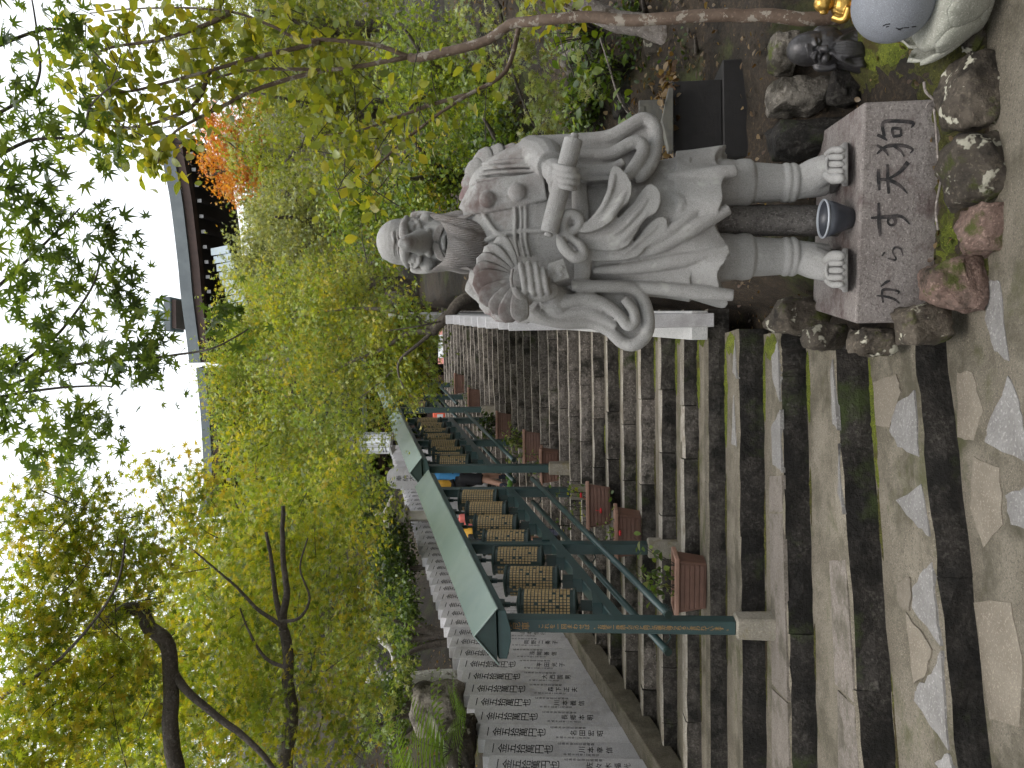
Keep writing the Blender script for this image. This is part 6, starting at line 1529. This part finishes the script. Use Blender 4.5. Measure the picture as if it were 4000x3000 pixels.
mb = MB(); mb.tube([lc - Vector((0, 0, .36)), Vector((lc.x, lc.y, plane_z(16.6) - .1))], .05, 10); mb.build('pole', M['dark_wood'], ln)
mb = MB(); mb.lathe([(.36, .40), (.30, .47), (.06, .60), (.02, .68)], 6, lc, Matrix.Rotation(.3, 3, 'Z')); mb.build('cap', M['dark_wood'], ln)
# pale little stone lantern behind the slabs
M['pale_stone'] = stone_mat('pale_lantern_stone', (.36, .33, .29), (.46, .43, .38), 6, vary=0, bump=.3)
sc_ = aY(252, 405, 12.2); sl = thing('stone_lantern', tuple(sc_ - Vector((0, 0, .6))), 'small pale stone lantern behind the row of donor slabs', 'lantern')
for nm, prof in (('shaft', [(.10, -.6), (.085, -.3), (.085, -.05)]), ('fire_box', [(.16, -.05), (.18, -.02), (.15, .02), (.15, .18), (.17, .2)]), ('roof', [(.34, .19), (.33, .23), (.16, .31), (.05, .37), (.07, .42), (.02, .5)])): mb = MB(); mb.lathe(prof, 6, sc_); mb.build(nm, M['pale_stone'], sl)
# rounded inscribed stele at the top of the row
sp = Vector((xl(14.3) + .55, 14.4, plane_z(14.4))); se = thing('inscribed_stele', tuple(sp), 'grey stele with a rounded top at the upper end of the donor slabs', 'stele'); mb = MB()
pr = [(-.2, 0)] + [(-.2 * math.cos(a), 1.75 + .16 * math.sin(a)) for a in np.linspace(0, math.pi, 12)] + [(.2, 0)]
n = len(pr); mb.add([(sp.x + p[0], sp.y - .07, sp.z + p[1]) for p in pr] + [(sp.x + p[0], sp.y + .07, sp.z + p[1]) for p in pr], [tuple(range(n))[::-1], tuple(range(n, 2 * n))] + [(i, (i + 1) % n, (i + 1) % n + n, i + n) for i in range(n)])
sb_ = mb.build('stele_slab', M['granite'], se); place_text('inscription', vert('奉納大聖院'), sp + Vector((0, -.072, 1.72)), (1, 0, 0), (0, 0, 1), .12, sb_)
# orange-red box and cloth at the stair head
M['red_box'] = plain_mat('orange_red_plastic', (.62, .09, .04), .45, 0, .05)
bx = aY(353, 440, 21.2); rbx = thing('red_box', tuple(bx - Vector((0, 0, .16))), 'orange-red box with a white label in front of the dark hall', 'box'); mb = MB(); mb.box(bx, (.42, .3, .36)); mb.build('box_body', M['red_box'], rbx, bevel=.03); mb = MB(); mb.box(bx + Vector((-.05, -.155, -.03)), (.16, .01, .16)); mb.build('label_plate', M['white_paint'], rbx)
mb = MB(); mb.box((bx.x, 21.25, (hz + bx.z - .18) / 2), (.5, .4, bx.z - .18 - hz)); mb.build('stand', M['dark_wood'], rbx)
M['pink'] = plain_mat('pink_cloth', (.62, .27, .24), .8, 0, .1); M['white_cloth'] = plain_mat('white_cloth', (.7, .72, .74), .8, 0, .05)
cc_ = aY(424, 443, 20.6); clo = thing('draped_cloth', (cc_.x, cc_.y, hz), 'white and pink draped cloth at the head of the stairs', 'cloth')
for (x0, x1, mt, nm) in ((441, 433, 'pink', 'pink_drape'), (433, 410, 'white_cloth', 'white_drape'), (410, 404, 'pink', 'pink_drape')):
    a, b = aY(x0, 438, 20.6), aY(x1, 438, 20.6); P = []
    for j in range(6): P.append([(lerp(a.x, b.x, k / 12), 20.6 + .05 * math.sin(k * 1.7) * j / 5 - .03 * j, a.z - (a.z - hz - .02) * j / 5) for k in range(13)])
    mb = MB(); mb.grid(P); mb.grid([[(p[0], p[1] + .03, p[2]) for p in r_][::-1] for r_ in P]); mb.build(nm, M[mt], clo, smooth=True)

# ------------------------------------------------------------------ visitors
M['skin'] = plain_mat('skin', (.52, .30, .22), .55, 0, .06, 8, .05); M['hair'] = plain_mat('brown_hair', (.07, .04, .025), .6, 0, .2, 30, .4, 120); M['blue_shirt'] = plain_mat('blue_shirt', (.06, .28, .60), .8, 0, .1, 10, .2, 30)
M['black_cloth'] = plain_mat('black_cloth', (.014, .014, .018), .8, 0, .2, 10, .2, 30); M['navy'] = plain_mat('navy_cap', (.03, .035, .06), .8, 0, .1); M['yellow_bag'] = plain_mat('yellow_bag', (.62, .33, .03), .6, 0, .1, 8, .15, 30); M['green_shoe'] = plain_mat('green_shoe', (.13, .30, .05), .5, 0, .1, 12); M['orange_shirt'] = plain_mat('coral_shirt', (.62, .16, .14), .8, 0, .1, 10, .2, 30); M['pink_skin'] = M['skin']
def person(label, base, ht, rz, top, bottom, bag=None, cap=True, stride=.16, shoe='green_shoe', bend=.12):
    k = ht / 1.72; root = thing('person', base, label, 'person', None, rz)
    def V(x, y, z): return Vector((x, y, z)) * k                       # y forward, x right, z up; local
    def ch(nm, mb, mat, vox=.012, it=2):
        me = mb.mesh('t', M[mat]); o = bpy.data.objects.new('t', me); COL.objects.link(o); r = o.modifiers.new('r', 'REMESH'); r.mode = 'VOXEL'; r.voxel_size = vox * k; s = o.modifiers.new('s', 'SMOOTH'); s.iterations = it
        me2 = bpy.data.meshes.new_from_object(o.evaluated_get(bpy.context.evaluated_depsgraph_get())); bpy.data.objects.remove(o); me2.materials.clear(); me2.materials.append(M[mat]); me2.polygons.foreach_set('use_smooth', [True] * len(me2.polygons)); me2.name = nm
        return link(nm, me2, root)
    f = bend
    hip = [V(-.09, 0, .90), V(.09, 0, .90)]; knee = [V(-.095, stride * 1.2, .52), V(.095, -stride * .3, .48)]; ank = [V(-.095, stride * 1.1, .16), V(.095, -stride * 1.2, .10)]
    sh = [V(-.19, f, 1.40), V(.19, f, 1.40)]; elb = [V(-.24, f + .02, 1.13), V(.24, f + .02, 1.13)]; wri = [V(-.17, f + .22, 1.02), V(.17, f + .22, 1.02)]
    b = MB(); hd = V(0, f + .09, 1.60)
    b.ell(hd, (.078 * k, .098 * k, .118 * k), 18, 14); b.ell(hd + V(0, .03, -.055), (.06 * k, .065 * k, .06 * k), 14, 10); b.tube([hd + V(0, .09, -.005), hd + V(0, .115, -.03)], [.012 * k, .016 * k], 8)
    for s_ in (-1, 1): b.ell(hd + V(s_ * .08, 0, -.015), (.012 * k, .022 * k, .032 * k), 10, 8); b.ell(hd + V(s_ * .03, .09, .012), (.014 * k, .01 * k, .009 * k), 8, 6)
    b.tube([hd + V(-.025, .09, -.06), hd + V(.025, .09, -.06)], .007 * k, 6)
    sweep(b, [V(0, f + .03, 1.36), V(0, f + .06, 1.50)], [.058 * k, .052 * k], 4, 12); sweep(b, [V(0, .0, .90), V(0, f * .3, 1.05), V(0, f * .7, 1.25), V(0, f, 1.38)], [.13 * k, .125 * k, .145 * k, .10 * k], 5, 16)
    b.tube(sh, .07 * k, 12)
    for i in (0, 1):
        sweep(b, [hip[i], knee[i], ank[i]], [.082 * k, .056 * k, .036 * k], 6, 12); sweep(b, [sh[i], elb[i], wri[i]], [.05 * k, .040 * k, .027 * k], 6, 10)
        sweep(b, [wri[i], wri[i] + V(0, .06, -.01), wri[i] + V(0, .09, -.02)], [.03 * k, .034 * k, .026 * k], 4, 10)
        for q in range(4): sweep(b, [wri[i] + V((q - 1.5) * .016, .08, -.015), wri[i] + V((q - 1.5) * .017, .13, -.03), wri[i] + V((q - 1.5) * .016, .145, -.065)], [.009 * k, .0085 * k, .007 * k], 4, 8)
        sgn = 1 if i == 0 else -1; sweep(b, [wri[i] + V(sgn * .025, .03, 0), wri[i] + V(sgn * .05, .07, -.01), wri[i] + V(sgn * .045, .10, -.03)], [.011 * k, .010 * k, .008 * k], 4, 8)
        sweep(b, [ank[i], ank[i] + V(0, .06, -.07), ank[i] + V(0, .14, -.09)], [.038 * k, .036 * k, .026 * k], 4, 10)
    ch('body', b, 'skin', .008, 1)
    c = MB(); sweep(c, [V(0, -.01, .88), V(0, f * .3, 1.05), V(0, f * .7, 1.25), V(0, f + .0, 1.40), V(0, f + .02, 1.45)], [.162 * k, .152 * k, .17 * k, .14 * k, .065 * k], 5, 18, (1.0, .85)); c.tube([sh[0] * 1.0, sh[1]], .085 * k, 12)
    for i in (0, 1): sweep(c, [sh[i], sh[i].lerp(elb[i], .62)], [.078 * k, .074 * k], 4, 12)
    ch('shirt', c, top)
    c = MB(); sweep(c, [V(0, -.01, .99), V(0, -.01, .88), V(0, -.005, .80)], [.152 * k, .162 * k, .13 * k], 4, 16)
    for i in (0, 1): sweep(c, [hip[i], hip[i].lerp(knee[i], .55), hip[i].lerp(knee[i], .92)], [.105 * k, .100 * k, .092 * k], 5, 14)
    ch('shorts', c, bottom)
    for i in (0, 1):
        c = MB(); sweep(c, [ank[i] + V(0, -.035, -.05), ank[i] + V(0, .06, -.06), ank[i] + V(0, .17, -.085)], [.047 * k, .05 * k, .036 * k], 5, 12); ch('shoe', c, shoe, .009); c = MB(); sweep(c, [ank[i].lerp(knee[i], .30), ank[i] + V(0, 0, -.02)], [.043 * k, .041 * k], 4, 10); ch('sock', c, 'navy', .009)
    c = MB(); c.ell(hd + V(0, -.012, .028), (.086 * k, .104 * k, .102 * k), 18, 12)
    if cap: sweep(c, [hd + V(0, .07, .055), hd + V(0, .15, .035)], [.07 * k, .045 * k], 4, 12, (1, .18)); ch('cap', c, 'navy', .009)
    else: c.ell(hd + V(0, -.05, -.03), (.08 * k, .07 * k, .11 * k), 14, 10); ch('hair', c, 'hair', .009)
    if bag:
        c = MB(); sweep(c, [V(0, f - .22, 1.02), V(0, f - .24, 1.2), V(0, f - .20, 1.42)], [.14 * k, .165 * k, .12 * k], 5, 16, (1, .62)); ch('backpack', c, bag, .012)
        c = MB(); c.box(V(0, f - .34, 1.15), (.2 * k, .06 * k, .18 * k)); sweep(c, [V(-.13, f - .18, 1.05), V(0, f - .33, 1.0), V(.13, f - .18, 1.05)], [.05 * k] * 3, 5, 10); ch('bag_pocket', c, 'black_cloth', .012)
        for s_ in (-1, 1): c = MB(); sweep(c, [V(s_ * .1, f - .12, 1.44), V(s_ * .12, f + .05, 1.46), V(s_ * .13, f + .15, 1.33), V(s_ * .14, f + .08, 1.12), V(s_ * .13, f - .1, 1.02)], [.02 * k] * 5, 5, 8); ch('strap', c, 'black_cloth', .009)
    return root
p = aZ(287, 505, 1); Yp = 12.75; xp = aY(287, 505, Yp).x
person('person in blue shirt, black shorts and dark cap with a yellow backpack climbing the stairs', (xp, Yp, step_z(xp, Yp) - .0), 1.66, R(-48), 'blue_shirt', 'black_cloth', 'yellow_bag', True, .14)
xq = aY(229, 425, 10.4).x
person('person in coral shirt with a yellow and black backpack behind the nearest prayer wheels', (xq + .05, 10.4, step_z(xq, 10.4)), 1.70, R(-10), 'orange_shirt', 'black_cloth', 'yellow_bag', False, .08, 'navy')
